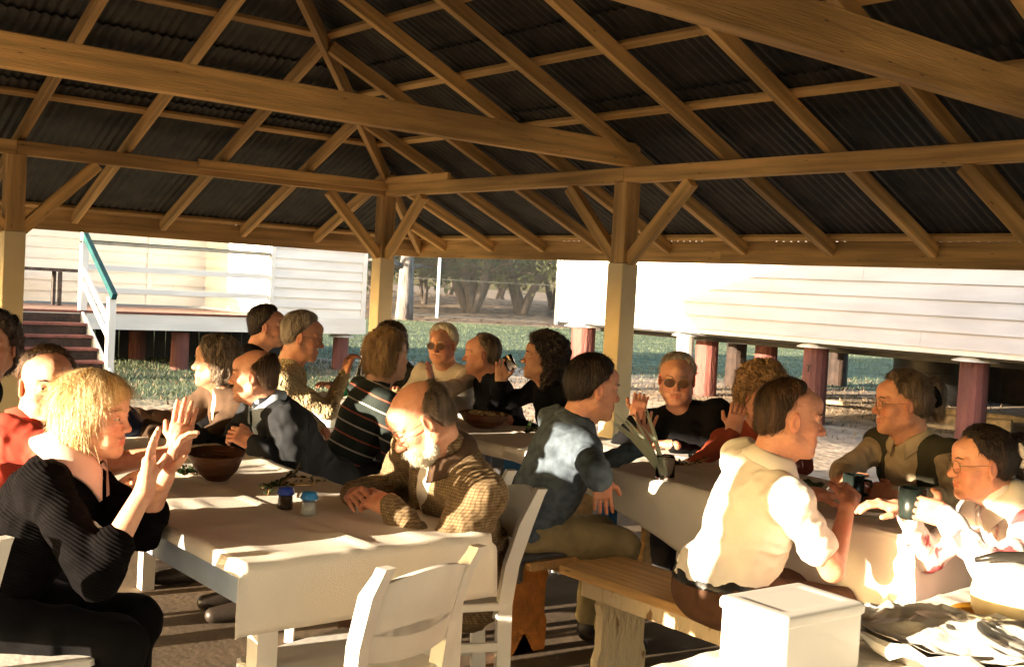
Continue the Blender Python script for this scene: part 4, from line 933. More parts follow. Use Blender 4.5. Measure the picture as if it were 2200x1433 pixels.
def bench(x0, x1, y0, y1, z, topm, legm, label, legs, apron=None):
    t = empty('bench', ((x0 + x1) / 2, (y0 + y1) / 2, 0), label, 'bench'); box('seat_plank', (x0, y0, z - .035), (x1, y1, z), topm, t, ch=.006)
    if apron:
        box('apron', (x0 + .10, y0 + .03, z - .10), (x1 - .10, y0 + .052, z - .037), apron, t); box('apron', (x0 + .10, y1 - .052, z - .10), (x1 - .10, y1 - .03, z - .037), apron, t)
    for x in legs:
        ym, hw = (y0 + y1) / 2, (y1 - y0) / 2 - .055; pr = [(-hw, z - .037), (-hw, z - .10), (-hw - .012, z - .12), (-hw, z - .16), (-hw, .16), (-hw - .016, .12), (-hw - .012, 0), (-.055, 0), (0, .085), (.055, 0), (hw + .012, 0), (hw + .016, .12), (hw, .16), (hw, z - .16), (hw + .012, z - .12), (hw, z - .10), (hw, z - .037)]
        V = [(x - .018 - t.location.x, ym + a - t.location.y, b) for a, b in pr] + [(x + .018 - t.location.x, ym + a - t.location.y, b) for a, b in pr]; n = len(pr)
        # strip split at the notch so every face stays convex
        Fc = []
        L_ = [0, 1, 2, 3, 4, 5, 6, 7, 8]; R_ = [8, 9, 10, 11, 12, 13, 14, 15, 16]
        for o_, rev in ((0, True), (n, False)):
            a_ = [i + o_ for i in L_] ; b_ = [i + o_ for i in R_]
            for i in range(8):
                f1 = (a_[i], a_[i + 1], b_[8 - i - 1], b_[8 - i]); f1 = tuple(dict.fromkeys(f1)); Fc.append(f1[::-1] if not rev else f1)
        Fc += [(i, i + n, (i + 1) % n + n, (i + 1) % n) for i in range(n)]
        link('plank_leg', newmesh('plank_leg', V, Fc, legm), t)
    return t
bench(6.80, 8.75, -3.46, -3.12, .45, M_benchtop, M_peel, 'worn bench with peeling cream legs under the man in the white shirt', (6.98, 8.5), M_peel)
bench(4.6, 6.70, -3.52, -3.20, .44, M_benchtop, M_orange, 'bench with orange varnished plank legs under the man in denim', (4.9, 6.48), M_timber2)
bench(2.9, 4.5, -3.58, -3.28, .44, M_benchtop, M_timber2, 'bench at the far left end of the long table, under the cream sweater', (3.1, 4.3))
bench(4.5, 5.75, -3.93, -3.66, .44, M_benchtop, M_timber2, 'bench under the balding man in the dark suit', (4.65, 5.6))
bench(2.9, 5.4, -2.0, -1.72, .44, M_benchtop, M_timber2, 'bench behind the far half of the long table', (3.1, 5.2)); bench(5.55, 7.9, -2.0, -1.70, .44, M_benchtop, M_timber2, 'bench behind the right half of the long table', (5.8, 7.7))
# grey rug over the end of the orange legged bench
f = Field((6.05, -3.65, .3), (6.85, -3.05, .55), .012); f.rbox(A(6.42, -3.36, .452), A(.26, .175, .004), .008, np.eye(3), .01); f.rbox(A(6.42, -3.535, .40), A(.24, .006, .045), .006, np.eye(3), .02)
f.displace(lambda G: -.012 * (fbm(G * 14) - .5), .02); V, Q = f.surf(); c = A(6.42, -3.36, .45)
tag(link('blanket', newmesh('blanket', V - c, Q, fabric('grey_blanket', (.07, .07, .075)), True), None, c), 'dark grey blanket folded over the end of the orange legged bench', 'blanket')

# ------------------------------------------------------------------ fabrics
def stripes():
    m = fabric('striped_jumper', (.028, .035, .032)); nt = m.node_tree; N = nt.nodes; L = nt.links; b = N['Principled BSDF']
    at = N.new('ShaderNodeAttribute'); at.attribute_name = 'along'; mu = N.new('ShaderNodeMath'); mu.operation = 'MULTIPLY'; mu.inputs[1].default_value = 1 / .118; L.new(at.outputs['Fac'], mu.inputs[0])
    fr = N.new('ShaderNodeMath'); fr.operation = 'FRACT'; L.new(mu.outputs[0], fr.inputs[0]); cr = N.new('ShaderNodeValToRGB'); cr.color_ramp.interpolation = 'CONSTANT'; e = cr.color_ramp.elements
    D_ = (.022, .03, .028, 1); e[0].color = D_; e[1].position = .18; e[1].color = (.45, .42, .38, 1)
    for p, c in ((.25, D_), (.68, (.36, .10, .07, 1)), (.75, D_)): q = e.new(p); q.color = c
    L.new(fr.outputs[0], cr.inputs[0]); L.new(cr.outputs[0], b.inputs['Base Color']); return m
def cable():
    m = fabric('cream_cable_knit', (.50, .40, .24), .15, 12); nt = m.node_tree; N = nt.nodes; L = nt.links
    tc = N.new('ShaderNodeTexCoord'); w = N.new('ShaderNodeTexWave'); w.inputs['Scale'].default_value = 9; w.inputs['Distortion'].default_value = 5; w.inputs['Detail Scale'].default_value = 5; L.new(tc.outputs['Object'], w.inputs['Vector'])
    bp = N.new('ShaderNodeBump'); bp.inputs['Strength'].default_value = 1; bp.inputs['Distance'].default_value = .012; L.new(w.outputs['Fac'], bp.inputs['Height']); L.new(bp.outputs[0], N['Principled BSDF'].inputs['Normal']); return m
def tweed():
    m = fabric('brown_tweed', (.20, .145, .085), .25, 60); nt = m.node_tree; N = nt.nodes; L = nt.links; tc = N.new('ShaderNodeTexCoord'); prev = N[m['ramp']].outputs[0]
    for ax in ('X', 'Z'):
        w = N.new('ShaderNodeTexWave'); w.bands_direction = ax; w.inputs['Scale'].default_value = 34; w.inputs['Distortion'].default_value = .6; L.new(tc.outputs['Object'], w.inputs['Vector'])
        cr = N.new('ShaderNodeValToRGB'); cr.color_ramp.elements[0].position = .55; cr.color_ramp.elements[0].color = (1, 1, 1, 1); cr.color_ramp.elements[1].position = 1.; cr.color_ramp.elements[1].color = (.62, .56, .48, 1); L.new(w.outputs['Fac'], cr.inputs[0])
        x = N.new('ShaderNodeMix'); x.data_type = 'RGBA'; x.blend_type = 'MULTIPLY'; x.inputs['Factor'].default_value = 1; L.new(prev, x.inputs['A']); L.new(cr.outputs[0], x.inputs['B']); prev = x.outputs['Result']
    L.new(prev, N['Principled BSDF'].inputs['Base Color']); return m
def ribbed():
    m = fabric('black_ribbed_knit', (.0035, .003, .0035), .3, 20); m.node_tree.nodes['Principled BSDF'].inputs['Specular IOR Level'].default_value = .05; nt = m.node_tree; N = nt.nodes; L = nt.links; at = N.new('ShaderNodeAttribute'); at.attribute_name = 'along'
    mu = N.new('ShaderNodeMath'); mu.operation = 'MULTIPLY'; mu.inputs[1].default_value = 700; L.new(at.outputs['Fac'], mu.inputs[0]); s = N.new('ShaderNodeMath'); s.operation = 'SINE'; L.new(mu.outputs[0], s.inputs[0])
    bp = N.new('ShaderNodeBump'); bp.inputs['Strength'].default_value = 1; bp.inputs['Distance'].default_value = .0006; L.new(s.outputs[0], bp.inputs['Height']); L.new(bp.outputs[0], N['Principled BSDF'].inputs['Normal']); return m
F_red = fabric('red_polo', (.40, .055, .035)); F_black = fabric('black_cotton', (.006, .006, .007)); F_black.node_tree.nodes['Principled BSDF'].inputs['Specular IOR Level'].default_value = .08; F_suit = fabric('dark_suit', (.016, .018, .022)); F_bluesh = fabric('pale_blue_shirt', (.42, .50, .62))
F_brown = fabric('brown_jacket', (.075, .045, .028)); F_cream = fabric('cream_shirt', (.66, .58, .44)); F_white = fabric('white_shirt', (.80, .76, .70), .04); F_tee = fabric('white_tee', (.72, .66, .56), .06)
F_denim = fabric('denim', (.075, .10, .13), .3, 26); F_navy = fabric('navy_jacket', (.018, .022, .032)); F_dred = fabric('rust_red_knit', (.24, .045, .022)); F_beige = fabric('beige_blouse', (.46, .37, .25)); F_vest = fabric('grey_green_vest', (.055, .052, .036))
F_khaki = fabric('khaki_trousers', (.27, .22, .12), .15); F_brtr = fabric('brown_trousers', (.10, .05, .03)); F_pink = fabric('pink_collar', (.75, .52, .45), .05); F_grey = fabric('charcoal', (.03, .03, .03))
F_floral = mat('floral_blouse', (.80, .74, .72), .8, 0, 10, .12, 120, col2=(.42, .09, .10), thr=(.50, .56), spec=.2); M_belt = mat('black_belt', (.01, .01, .01), .35, .2)

# ------------------------------------------------------------------ the people
UP = (0, 0, 1)
person('woman with a straight blonde bob, black ribbed jumper and pale pink collar, hands raised', (6.80, -5.265, 1.085), 50, (6.66, -5.52, .52), 58, hp=4, near=True, sz=.94, bottom=F_black, hair=('bob', 'blonde'), ho={'w': .97, 'nose': .8, 'lips': 1, 'collar': 1.12}, g=.98,
       sleeve='elbow', top=ribbed(), collar=F_pink, sw=.95, seed=11, hands=({'p': (7.06, -5.21, .915), 'e': (.35, -.2, -1), 'd': (.05, .06, 1), 'n': (-.5, -.8, 0), 'c': .10, 's': .04}, {'p': (6.99, -5.13, .93), 'e': (-.2, .3, -1), 'd': (.15, .22, .95), 'n': (-.3, -.7, .3), 'c': .4}))
person('smiling man with thinning brown hair in a red polo shirt', (6.27, -5.235, 1.115), -6, (6.20, -5.56, .53), 55, hp=2, near=True, sz=.98, skin='ruddy', hair=('short', 'brown'), ho={'line': -.004, 'w': 1.03, 'nose': 1.15, 'fat': 1.1}, g=1.1, sleeve='short', top=F_red, collar=F_red, sw=1.05, seed=12,
       hands=({'p': (6.72, -4.98, .95), 'e': (.5, 0, -1), 'd': (.05, .1, 1), 'n': (.6, -.6, 0), 'c': .12, 's': .05}, {'p': (6.35, -4.98, .80)}))
person('dark haired person mostly hidden behind the left edge post', (5.30, -5.16, 1.17), -30, (5.36, -5.55, .53), 80, skin='tan', hair=('wavy', 'dark'), top=F_black, seed=13)
person('bearded bald man in a brown tweed jacket, looking down with clasped hands', (7.045, -4.315, 1.07), 246, (6.86, -3.93, .51), 258, hp=38, hr=-3, near=True, sz=.99, skin='ruddy', hair=('bald', 'greybrown'), ho={'w': 1.02, 'nose': 1.15, 'ht': .008, 'collar': .9}, g=1.0, top=F_white, bottom=F_brtr, jacket=('tweed_jacket', tweed(), (.45, .05, .01)), collar=F_brown, glasses='clear', beard='white', seed=14, longcoat=True, sw=1.04,
       hands=({'p': (6.80, -4.40, .795), 'e': (-.6, .5, -.5), 'd': (.65, -.35, .12), 'n': (-.3, -.5, .9), 'c': .5, 's': .03}, {'p': (7.06, -4.42, .80), 'e': (.7, .5, -.4), 'd': (-.75, -.15, .12), 'n': (.2, -.5, .9), 'c': .5, 's': .03}))
person('balding man in a dark suit and pale blue collar, in profile, fist on the table', (5.53, -4.15, 1.07), 232, (5.55, -3.76, .52), 256, hp=2, near=True, sz=.93, skin='ruddy', hair=('bald', 'brown'), ho={'top': .078, 'nose': 1.1, 'ht': .009}, g=1.05, top=F_bluesh, jacket=('suit_jacket', F_suit), collar=F_bluesh, seed=15,
       hands=({'p': (5.36, -4.36, .80)}, {'p': (5.72, -4.23, .80), 'd': (-.3, -.6, .35), 'n': (.4, -.5, .6), 'c': .95}))
person('woman with bushy grey brown hair in a brown jacket, facing left', (4.98, -4.08, 1.08), 226, (4.93, -3.74, .51), 250, sz=.97, skin='tan', hair=('wavy', 'greybrown'), top=F_cream, jacket=('brown_jacket', F_brown), seed=16, g=.98, hands=({'p': (4.7, -4.4, .79)}, {'p': (5.1, -4.45, .79)}))
person('person in black with dark hair beyond the cream sweater, seen from behind', (3.56, -3.10, 1.19), 58, (3.45, -3.42, .54), 75, hair=('short', 'dark'), skin='ruddy', ho={'ht': .016}, top=F_black, seed=17)
person('grey haired man with glasses in a chunky cream sweater', (4.50, -3.36, 1.185), 56, (4.22, -3.44, .53), 62, hp=10, hair=('short', 'grey'), skin='ruddy', ho={'ht': .018}, top=cable(), glasses='clear', g=1.05, seed=18, wr=.6, hands=({'p': (4.56, -3.12, .98), 'd': (0, .3, 1), 'c': .7}, None))
person('person with dark brown bowl cut hair leaning on the far side of the table', (3.55, -2.18, 1.10), 285, (3.35, -1.86, .5), 280, hp=8, skin='tan', hair=('wavy', 'brown'), top=F_grey, seed=19, hands=({'p': (3.35, -2.5, .78)}, {'p': (3.78, -2.46, .78), 'd': (.8, -.2, .1)}))
person('sandy haired person in a dark jumper with thin red and white stripes, back to us', (5.13, -3.21, 1.13), 92, (5.05, -3.42, .52), 80, hair=('wavy', 'sandy'), top=stripes(), seed=20, wr=.7, hands=(None, {'p': (4.95, -2.9, .80)}))
person('white haired man in dark glasses and a white tee shirt facing us', (4.06, -2.10, 1.125), 300, (3.95, -1.86, .5), 295, hp=6, skin='ruddy', hair=('short', 'white'), ho={'ht': .014, 'fat': 1.1, 'w': 1.04}, top=F_tee, glasses='dark', g=1.12, seed=21, hands=({'p': (3.98, -2.4, .80)}, {'p': (4.42, -2.42, .88), 'd': (.1, -.2, 1), 'n': (.5, .5, 0), 'c': .2, 's': .25}))
person('man with receding grey brown hair in a dark jacket, in profile facing left', (4.46, -2.08, 1.09), 234, (4.56, -1.84, .5), 250, hp=2, skin='ruddy', hair=('short', 'greybrown'), ho={'line': .0}, top=F_navy, g=1.1, seed=22)
person('woman with a mass of dark curls in black, drinking from a glass', (5.10, -2.13, 1.12), 232, (5.16, -1.86, .5), 258, hp=-4, skin='tan', hair=('curly', 'dark'), ho={'long': True}, top=F_black, g=1.02, seed=23, hands=({'p': (4.90, -2.27, .96), 'e': (-.8, .2, -.8), 'd': (.02, -.05, 1), 'n': (-.6, .4, 0), 'c': .5}, {'p': (5.25, -2.45, .78)}))
person('dark haired man in a denim shirt and khaki trousers seen from behind', (6.68, -3.22, 1.125), 70, (6.50, -3.40, .52), 72, hp=8, near=True, skin='ruddy', hair=('short', 'dark'), ho={'ht': .014, 'line': .03}, top=F_denim, bottom=F_khaki, collar=F_denim, g=1.1, sw=1.06, seed=24,
       hands=({'p': (6.87, -3.33, .80), 'e': (.8, -.5, -.2), 'd': (.05, .1, -1), 'n': (.6, -.6, .1), 'c': .25, 's': .08}, {'p': (6.62, -2.84, .86), 'e': (-.3, -.1, -1), 'd': (.05, .0, 1), 'n': (-.5, .5, 0), 'c': .25, 's': .2}))
person('man in tinted glasses and a black jacket, hand at his chin', (6.14, -2.13, 1.10), 312, (6.16, -1.86, .5), 295, hp=8, skin='ruddy', hair=('short', 'grey'), ho={'ht': .011, 'fat': 1.12, 'w': 1.05, 'line': .012}, top=F_black, glasses='dark', g=1.18, sw=1.06, seed=25,
       hands=({'p': (6.10, -2.36, .90), 'e': (-.5, -.2, -.8), 'd': (.10, .10, 1), 'n': (.5, -.6, 0), 'c': .75}, {'p': (6.35, -2.36, .80), 'd': (-1, -.1, 0)}))
person('woman with a halo of sandy curls in rust red, cheek on her hand', (6.66, -2.10, 1.075), 345, (6.62, -1.86, .5), 320, hp=14, skin='ruddy', hair=('curly', 'sandy'), ho={'strands': 1400}, top=F_dred, g=1.0, seed=26, hands=({'p': (6.66, -2.30, .90), 'e': (-.5, -.2, -.6), 'd': (.1, .1, 1), 'n': (.5, -.7, 0), 'c': .5}, {'p': (7.0, -2.32, .80)}))
person('balding man in a short sleeved white shirt leaning on the table, back to us', (7.70, -3.285, 1.13), 54, (7.52, -3.38, .52), 68, hp=6, near=True, skin='ruddy', hair=('short', 'brown'), ho={'ht': .006, 'line': .004, 'nose': 1.15}, sleeve='short', top=F_white, collar=F_white, bottom=F_brtr, belt=M_belt, g=1.14, sw=1.06, seed=27,
       hands=({'p': (7.82, -3.10, .85), 'e': (.25, -.6, -.9), 'd': (-.3, .6, .25), 'n': (.6, .1, .6), 'c': .7}, {'p': (7.55, -2.92, .82), 'd': (.4, .6, 0)}))
person('woman with grey brown hair tied up, glasses, beige blouse and dark vest', (7.40, -2.13, 1.12), 232, (7.46, -1.85, .5), 262, hp=4, near=True, skin='ruddy', hair=('tied', 'greybrown'), ho={'ht': .014, 'fat': 1.08, 'tie': 2}, top=F_beige, vest=F_vest, collar=F_beige, glasses='clear', g=1.12, sw=1.0, seed=28,
       hands=({'p': (7.38, -2.50, .81), 'e': (-.8, .1, -.5), 'd': (.75, -.25, .0), 'n': (-.2, -.7, .5), 'c': .7}, {'p': (7.62, -2.50, .80), 'e': (.9, .0, -.5), 'd': (-.8, -.1, 0), 'n': (.2, -.7, .5), 'c': .7}))
person('dark haired woman with glasses in a pink and white blouse holding a mug', (8.23, -3.02, 1.045), 232, (8.52, -2.62, .5), 222, hp=6, near=True, sz=.89, skin='ruddy', hair=('tied', 'dark'), ho={'ht': .012, 'tie': 1}, top=F_floral, collar=F_white, glasses='clear', g=1.05, seed=29, bottom=F_brown,
       hands=({'p': (8.03, -3.10, .87), 'd': (-.5, -.5, .1)}, {'p': (8.24, -3.24, .90), 'e': (.5, -.6, -.4), 'd': (-.78, .1, .05), 'n': (.1, -.9, .2), 'c': .75}))

# ------------------------------------------------------------------ things on the tables
def obj(name, parts, m, loc, label=None, cat=None, parent=None, smooth=True, group=None, rot=None):
    V, Fc = parts; o = link(name, newmesh(name, V, Fc, m, smooth), parent, loc, rot); return tag(o, label, cat, group)
M_bluecap = mat('blue_plastic', (.02, .06, .45), .35, .1); M_pep = mat('ground_pepper', (.06, .04, .03), .8, .4, 60); M_salt = mat('salt', (.8, .82, .85), .7, .05, 60)
M_bowl = wood('dark_wooden_bowl', (.16, .055, .02), .6, .35, .5); M_plast = mat('white_plastic', (.80, .80, .78), .35, .02, 4, .02); M_food = mat('chips', (.70, .52, .26), .7, .3, 40)
M_plate = mat('white_china', (.8, .8, .78), .15, .02, bump=0); M_green = mat('green_plastic', (.01, .22, .11), .3, .1, bump=0); M_mug = mat('dark_glazed_mug', (.012, .018, .016), .25, .3, 20, .05)
M_foil = mat('crumpled_foil', (.88, .86, .82), .48, .05, 30, .10, 45, metal=.35)
M_yellow = mat('yellow_plate', (.62, .30, .02), .3, .15, 12, .02); M_potlid = mat('dark_pot_handle', (.02, .018, .015), .3, .2)
shk = []
for (x, y, body, cap, l) in ((6.76, -4.63, M_pep, M_bluecap, 'small clear pepper shaker with a dark blue cap'), (6.86, -4.60, M_salt, mat('light_blue_plastic', (.03, .25, .62), .35), 'small white salt shaker with a light blue cap')):
    t = empty('shaker', (x, y, .754), l, 'shaker'); S = 1.15
    obj('glass', lathe([(.001, 0), (.021 * S, 0), (.022 * S, .004), (.020 * S, .045), (.018 * S, .05)], 10), M_bottle, (0, 0, 0), parent=t, smooth=False)
    obj('contents', lathe([(.001, .003), (.0185 * S, .003), (.0185 * S, .040), (.001, .041)], 10), body, (0, 0, 0), parent=t)
    obj('cap', lathe([(.024 * S, .050), (.025 * S, .056), (.021 * S, .066), (.020 * S, .072), (.001, .074)], 12), cap, (0, 0, 0), parent=t)
def bowl(loc, r, h, label, m, squash=.8, rz=0, tilt=0, content=None):
    t = empty('bowl', loc, label, 'bowl', rz=rz); t.rotation_euler.x = tilt; t.location.z += abs(math.sin(tilt)) * r * .25
    obj('shell', lathe([(.001, 0), (r * .4, .0), (r * .75, h * .4), (r, h), (r * .97, h + .004), (r * .70, h * .48), (r * .36, .014), (.001, .012)], 28, sy=squash), m, (0, 0, 0), parent=t)
    if content:
        V = []; Fc = []
        for k in range(60):
            a, q = random.uniform(0, 6.28), math.sqrt(random.random()) * r * .8; v, f_ = lathe([(.001, -.008), (.014, 0), (.001, .008)], 6, (q * math.cos(a), q * math.sin(a) * squash, h * .8 + random.uniform(0, .02))); Fc += [tuple(i + len(V) for i in g) for g in f_]; V += v
        o = obj('contents', (V, Fc), content, (0, 0, 0), parent=t, smooth=False); o['kind'] = 'stuff'
    return t
bowl((6.22, -4.62, .757), .105, .10, 'tall sided dark wooden bowl amid the greenery on the near table', M_bowl, .65, .8, .22)
bowl((5.28, -2.68, .757), .15, .075, 'wide dark wooden bowl on the long table behind the bearded man', M_bowl, .8, .2, 0, M_food)
def sprig(loc, n, L, label, seed, m=M_leaf3):
    r = random.Random(seed); V = []; Fc = []; base = Vector((0, 0, 0))
    stems = []
    for k in range(n):
        a = r.uniform(0, 6.28); l = L * r.uniform(.5, 1); p = [Vector((0, 0, .006)), Vector((math.cos(a) * l * .5, math.sin(a) * l * .5, .01 + r.uniform(0, .02))), Vector((math.cos(a + r.uniform(-.4, .4)) * l, math.sin(a) * l, .008 + r.uniform(0, .06)))]
        stems.append(tube(p, [.003, .002, .001], 5))
        for q in range(15):
            u = (q + 1) / 16; c = p[0].lerp(p[1], u * 2) if u < .5 else p[1].lerp(p[2], u * 2 - 1); d = Vector((r.gauss(0, 1), r.gauss(0, 1), r.uniform(0, .8))).normalized() * .022; s = d.orthogonal().normalized() * .005; i = len(V)
            V += [tuple(c), tuple(c + d * .5 + s), tuple(c + d), tuple(c + d * .5 - s)]; Fc.append((i, i + 1, i + 2, i + 3))
    t = empty('sprig', loc, label, 'sprig'); v, f_ = join(stems); obj('stem', (v, f_), M_timber2, (0, 0, 0), parent=t); o = obj('leaves', (V, Fc), m, (0, 0, 0), parent=t, smooth=False); o['kind'] = 'stuff'
sprig((6.42, -4.50, .757), 9, .20, 'dark green leafy sprig lying right of the wooden bowl on the near table', 1); sprig((6.05, -4.68, .757), 12, .19, 'dry grey green sprig heaped left of the wooden bowl', 2)
sprig((6.62, -2.66, .760), 8, .19, 'dark twiggy sprig lying in front of the man in black', 3); sprig((5.56, -2.62, .757), 6, .16, 'thin sprig standing up beside the denim shirt on the long table', 4)
# glass vase with pale strap leaves
v = empty('vase', (6.86, -2.96, .760), 'glass jar of long pale strap leaves at the front edge of the long table', 'vase')
obj('jar', lathe([(.001, 0), (.036, 0), (.04, .01), (.040, .085), (.036, .10), (.034, .10), (.037, .085), (.037, .012), (.001, .010)], 20), M_glass, (0, 0, 0), parent=v)
for k in range(20):
    a = random.uniform(-.9, .9); L = random.uniform(.24, .36); q_ = random.uniform(.15, .95); dx = Vector((-.633 * q_ + random.uniform(-.06, .06), -.774 * q_ + random.uniform(-.06, .06), 1.1)).normalized(); s = dx.cross(Vector((.774, -.633, 0))).normalized(); V = []; n = 8
    for i in range(n + 1):
        u = i / n; p = dx * L * u + Vector((0, 0, .01 - .05 * u * u)) + Vector((-.633, -.774, 0)) * .04 * u * u * (1 + a); w = .0065 * (math.sin(math.pi * min(1, u * .85 + .15))) ; V += [tuple(p - s * w), tuple(p + Vector((0, 0, 0)) + dx.cross(s) * .002), tuple(p + s * w)]
    Fc = [(3 * i + j, 3 * i + j + 1, 3 * i + 4 + j, 3 * i + 3 + j) for i in range(n) for j in (0, 1)]
    obj('leaf', (V, Fc), M_blade, (random.uniform(-.015, .015), random.uniform(-.015, .015), 0), parent=v)
# bottle, cups, platters on the far half
b = empty('bottle', (4.0, -2.66, .757), 'clear long necked bottle part filled with amber drink', 'bottle')
obj('glass', lathe([(.001, 0), (.042, 0), (.044, .01), (.044, .15), (.036, .20), (.016, .25), (.014, .30), (.017, .302), (.017, .315), (.012, .315)], 20), M_bottle, (0, 0, 0), parent=b)
obj('drink', lathe([(.001, .004), (.040, .004), (.040, .11), (.001, .11)], 20), glassmat('amber_drink', (.85, .55, .12)), (0, 0, 0), parent=b); obj('neck_cap', lathe([(.018, .303), (.018, .325), (.001, .326)], 12), M_plast, (0, 0, 0), parent=b)
obj('cup', lathe([(.001, .0), (.030, 0), (.038, .085), (.036, .085), (.029, .004), (.001, .004)], 18), M_green, (3.72, -2.62, .757), 'green plastic cup beside the cream sweater', 'cup')
def platter(loc, r, label, m, content=None, cat='platter', sy=.75):
    t = empty('platter', loc, label, cat); obj('dish', lathe([(.001, 0), (r * .7, 0), (r, .018), (r * .99, .021), (r * .68, .006), (.001, .005)], 30, sy=sy), m, (0, 0, 0), parent=t)
    if content:
        V = []; Fc = []
        for k in range(70):
            a, q = random.uniform(0, 6.28), math.sqrt(random.random()) * r * .72; s = random.uniform(.008, .016); v, f_ = lathe([(.001, 0), (s, s * .6), (.001, s * 1.2)], 6, (q * math.cos(a), q * math.sin(a) * sy, .006 + random.uniform(0, .02))); Fc += [tuple(i + len(V) for i in g) for g in f_]; V += v
        o = obj('contents', (V, Fc), content, (0, 0, 0), parent=t, smooth=False); o['kind'] = 'stuff'
    return t
platter((4.15, -2.45, .80), .17, 'dark platter of pale nibbles raised on a basket by the bottle', M_bowl, M_food)
t = empty('basket', (4.15, -2.5, .757), 'low woven basket of wrapped food under the dark platter', 'basket')
for z in (.006, .016, .026, .036): obj('woven_band', tube([(.13 * math.cos(a), .10 * math.sin(a), z) for a in np.linspace(0, 6.283, 25)], .006, 6), M_timber2, (0, 0, 0), parent=t)
platter((4.75, -2.45, .757), .17, 'wide pale plate behind the bearded man, next to the wooden bowl', M_plate)
platter((7.68, -2.76, .762), .105, 'white dinner plate right of the white shirted man', M_plate, sy=1, cat='plate')
platter((7.30, -2.62, .762), .10, 'plate with dark salad scraps between the man in white and the mug', M_plate, mat('salad', (.03, .06, .02), .6, .5), sy=1, cat='plate')
def mug(loc, label, rz=0, m=M_mug, r=.042, h=.095):
    t = empty('mug', loc, label, 'mug', rz=rz); obj('cup_body', lathe([(.001, 0), (r * .9, 0), (r, .01), (r, h), (r * .93, h), (r * .92, .012), (.001, .01)], 22), m, (0, 0, 0), parent=t)
    obj('handle', tube([(r, 0, h * .8), (r + .022, 0, h * .78), (r + .032, 0, h * .5), (r + .022, 0, h * .22), (r, 0, h * .2)], .006, 8), m, (0, 0, 0), parent=t)
mug((7.47, -2.545, .760), 'dark glazed mug on the table between the hands of the woman in the vest', .5); mug((8.10, -3.18, .86), 'dark mug held up by the woman in the pink and white blouse', -.6)
t = empty('drinking_glass', (4.965, -2.235, 1.035), 'clear tumbler tipped to the lips of the woman with dark curls', 'glass'); t.rotation_euler = (.3, -.5, 0); obj('tumbler', lathe([(.001, 0), (.028, 0), (.034, .09), (.032, .09), (.026, .006), (.001, .006)], 18), M_glass, (0, 0, 0), parent=t)
box_o = box('paper_sheet', (6.28, -2.42, .7605), (6.50, -2.25, .7625), M_plast, ch=.0003); tag(box_o, 'white folded paper on the table edge before the man in black', 'paper')
# white lidded box
bx = empty('food_box', (8.635, -4.50, .781), 'white plastic food box with a recessed lid at the front of the serving table', 'box', rz=R(-3))
f = Field((-.16, -.25, -.02), (.16, .25, .2), .005); f.rbox(A(0, 0, .064), A(.072, .108, .054), .010, np.eye(3), .004); V, Q = f.surf(); link('tub', newmesh('tub', V, Q, M_plast, True), bx)
f = Field((-.16, -.25, .1), (.16, .25, .2), .005); f.rbox(A(0, 0, .124), A(.079, .115, .006), .007, np.eye(3), .004); f.rbox(A(0, 0, .1490), A(.052, .086, .010), .003, np.eye(3), .004, 's'); V, Q = f.surf(); link('lid', newmesh('lid', V, Q, M_plast, True), bx)
# foil tray
ft = empty('foil_tray', (8.80, -4.13, .781), 'large oval platter loosely covered with crumpled silver foil', 'tray', rz=R(20))
obj('tray_dish', lathe([(.001, 0), (.18, 0), (.235, .030), (.250, .035), (.245, .040), (.19, .01), (.001, .008)], 48, sy=.80), mat('steel_platter', (.5, .47, .42), .3, .1, bump=0, metal=1.), (0, 0, 0), parent=ft)
na_, nr_ = 150, 46; V = []
for i in range(nr_):
    for j in range(na_):
        rr_ = .235 * i / (nr_ - 1); a = 6.2832 * j / na_; V.append((rr_ * math.cos(a), rr_ * .8 * math.sin(a), 0))
V = np.array(V); q = np.hypot(V[:, 0], V[:, 1] / .8) / .235; V[:, 2] = .030 + .045 * (1 - q ** 2.2) + .022 * q ** 12
P_ = V * A(9, 9, 1); rid = 1 - np.abs(2 * vnoise(P_ + 2.2) - 1); rid2 = 1 - np.abs(2 * vnoise(P_ * 2.3 + 8) - 1); rid3 = 1 - np.abs(2 * vnoise(V * A(55, 55, 1) + 3) - 1); V[:, 2] += .014 * (rid ** 2 - .3) + .008 * (rid2 ** 2 - .3) + .003 * rid3
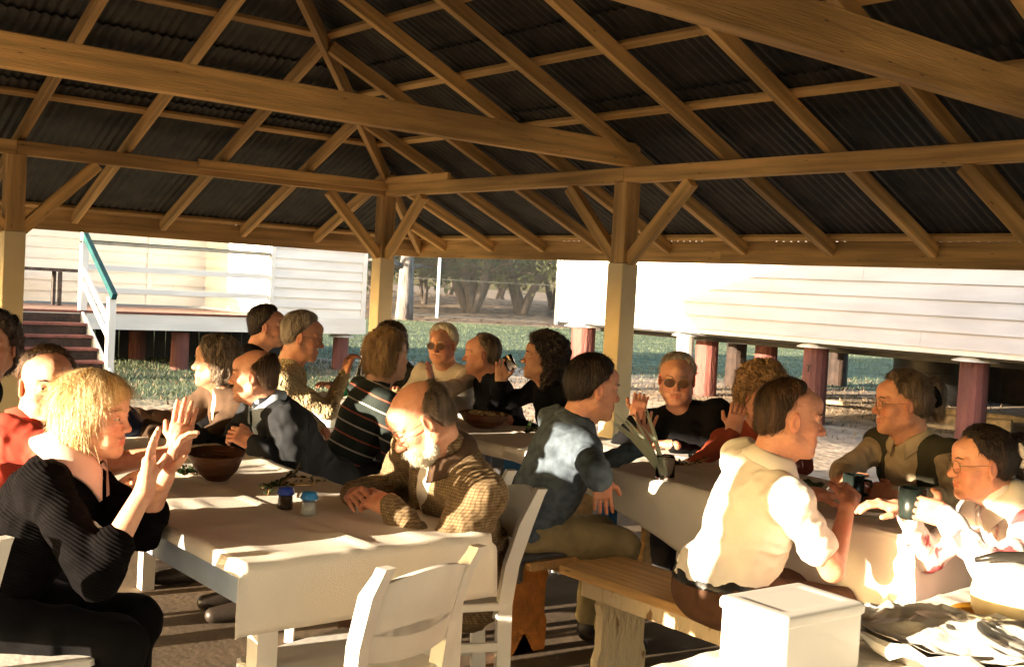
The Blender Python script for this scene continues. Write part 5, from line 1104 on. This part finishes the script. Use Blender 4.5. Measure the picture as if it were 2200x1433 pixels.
I, J = np.meshgrid(np.arange(nr_ - 1), np.arange(na_), indexing='ij'); J2 = (J + 1) % na_; Q = np.stack([I * na_ + J, (I + 1) * na_ + J, (I + 1) * na_ + J2, I * na_ + J2], -1).reshape(-1, 4)
link('foil', newmesh('foil', V, Q, M_foil, False), ft)
tp = []
for j in range(41): a = 6.2832 * j / 40; tp.append((.243 * math.cos(a), .194 * math.sin(a), .042 + .008 * math.sin(j * 2.3)))
V, Fc = tube(tp, [.013 + .005 * math.sin(j * 1.7) for j in range(41)], 7, False); link('foil_rim', newmesh('foil_rim', V, Fc, M_foil, False), ft)
# pot and yellow plate at the right edge
platter((8.72, -3.80, .781), .125, 'yellow plate under the cream pot at the right edge', M_yellow, cat='plate', sy=1)
t = empty('pot', (8.74, -3.80, .791), 'cream pot with a flat rim and a dark handle at the right edge', 'pot')
obj('pot_body', lathe([(.001, 0), (.075, 0), (.092, .03), (.096, .07), (.088, .105), (.094, .112), (.090, .118), (.082, .11), (.086, .07), (.075, .02), (.001, .012)], 32), mat('cream_glaze', (.78, .66, .40), .35, .08, 8, .02), (0, 0, 0), parent=t)
obj('pot_lid', lathe([(.094, .119), (.092, .127), (.05, .138), (.001, .142)], 32), M_cloth, (0, 0, 0), parent=t); obj('handle', tube([(-.06, -.08, .146), (-.02, -.05, .160), (.05, .02, .164), (.12, .07, .158)], [.006, .011, .013, .009], 8), M_potlid, (0, 0, 0), parent=t)
# dark bag on the far end of the near table
f = Field((-.2, -.14, -.02), (.2, .14, .24), .008); f.ell(A(0, 0, .075), A(.155, .085, .085), k=.03); f.ell(A(.06, 0, .05), A(.12, .08, .06), k=.03); f.displace(lambda G: -.018 * (fbm(G * 11) - .5), .03); V, Q = f.surf(); V[:, 2] = np.maximum(V[:, 2], .0)
bg_ = link('bag', newmesh('bag', V, Q, fabric('navy_nylon_bag', (.012, .022, .06), rough=.5), True), None, (5.0, -4.60, .757), (0, 0, R(50))); tag(bg_, 'slumped navy blue bag at the far end of the near table', 'bag')
V, Fc = tube([(-.15, 0, .05), (-.12, -.02, .13), (-.02, -.03, .17), (.06, -.02, .14)], .008, 7); link('strap', newmesh('strap', V, Fc, F_black, True), bg_)
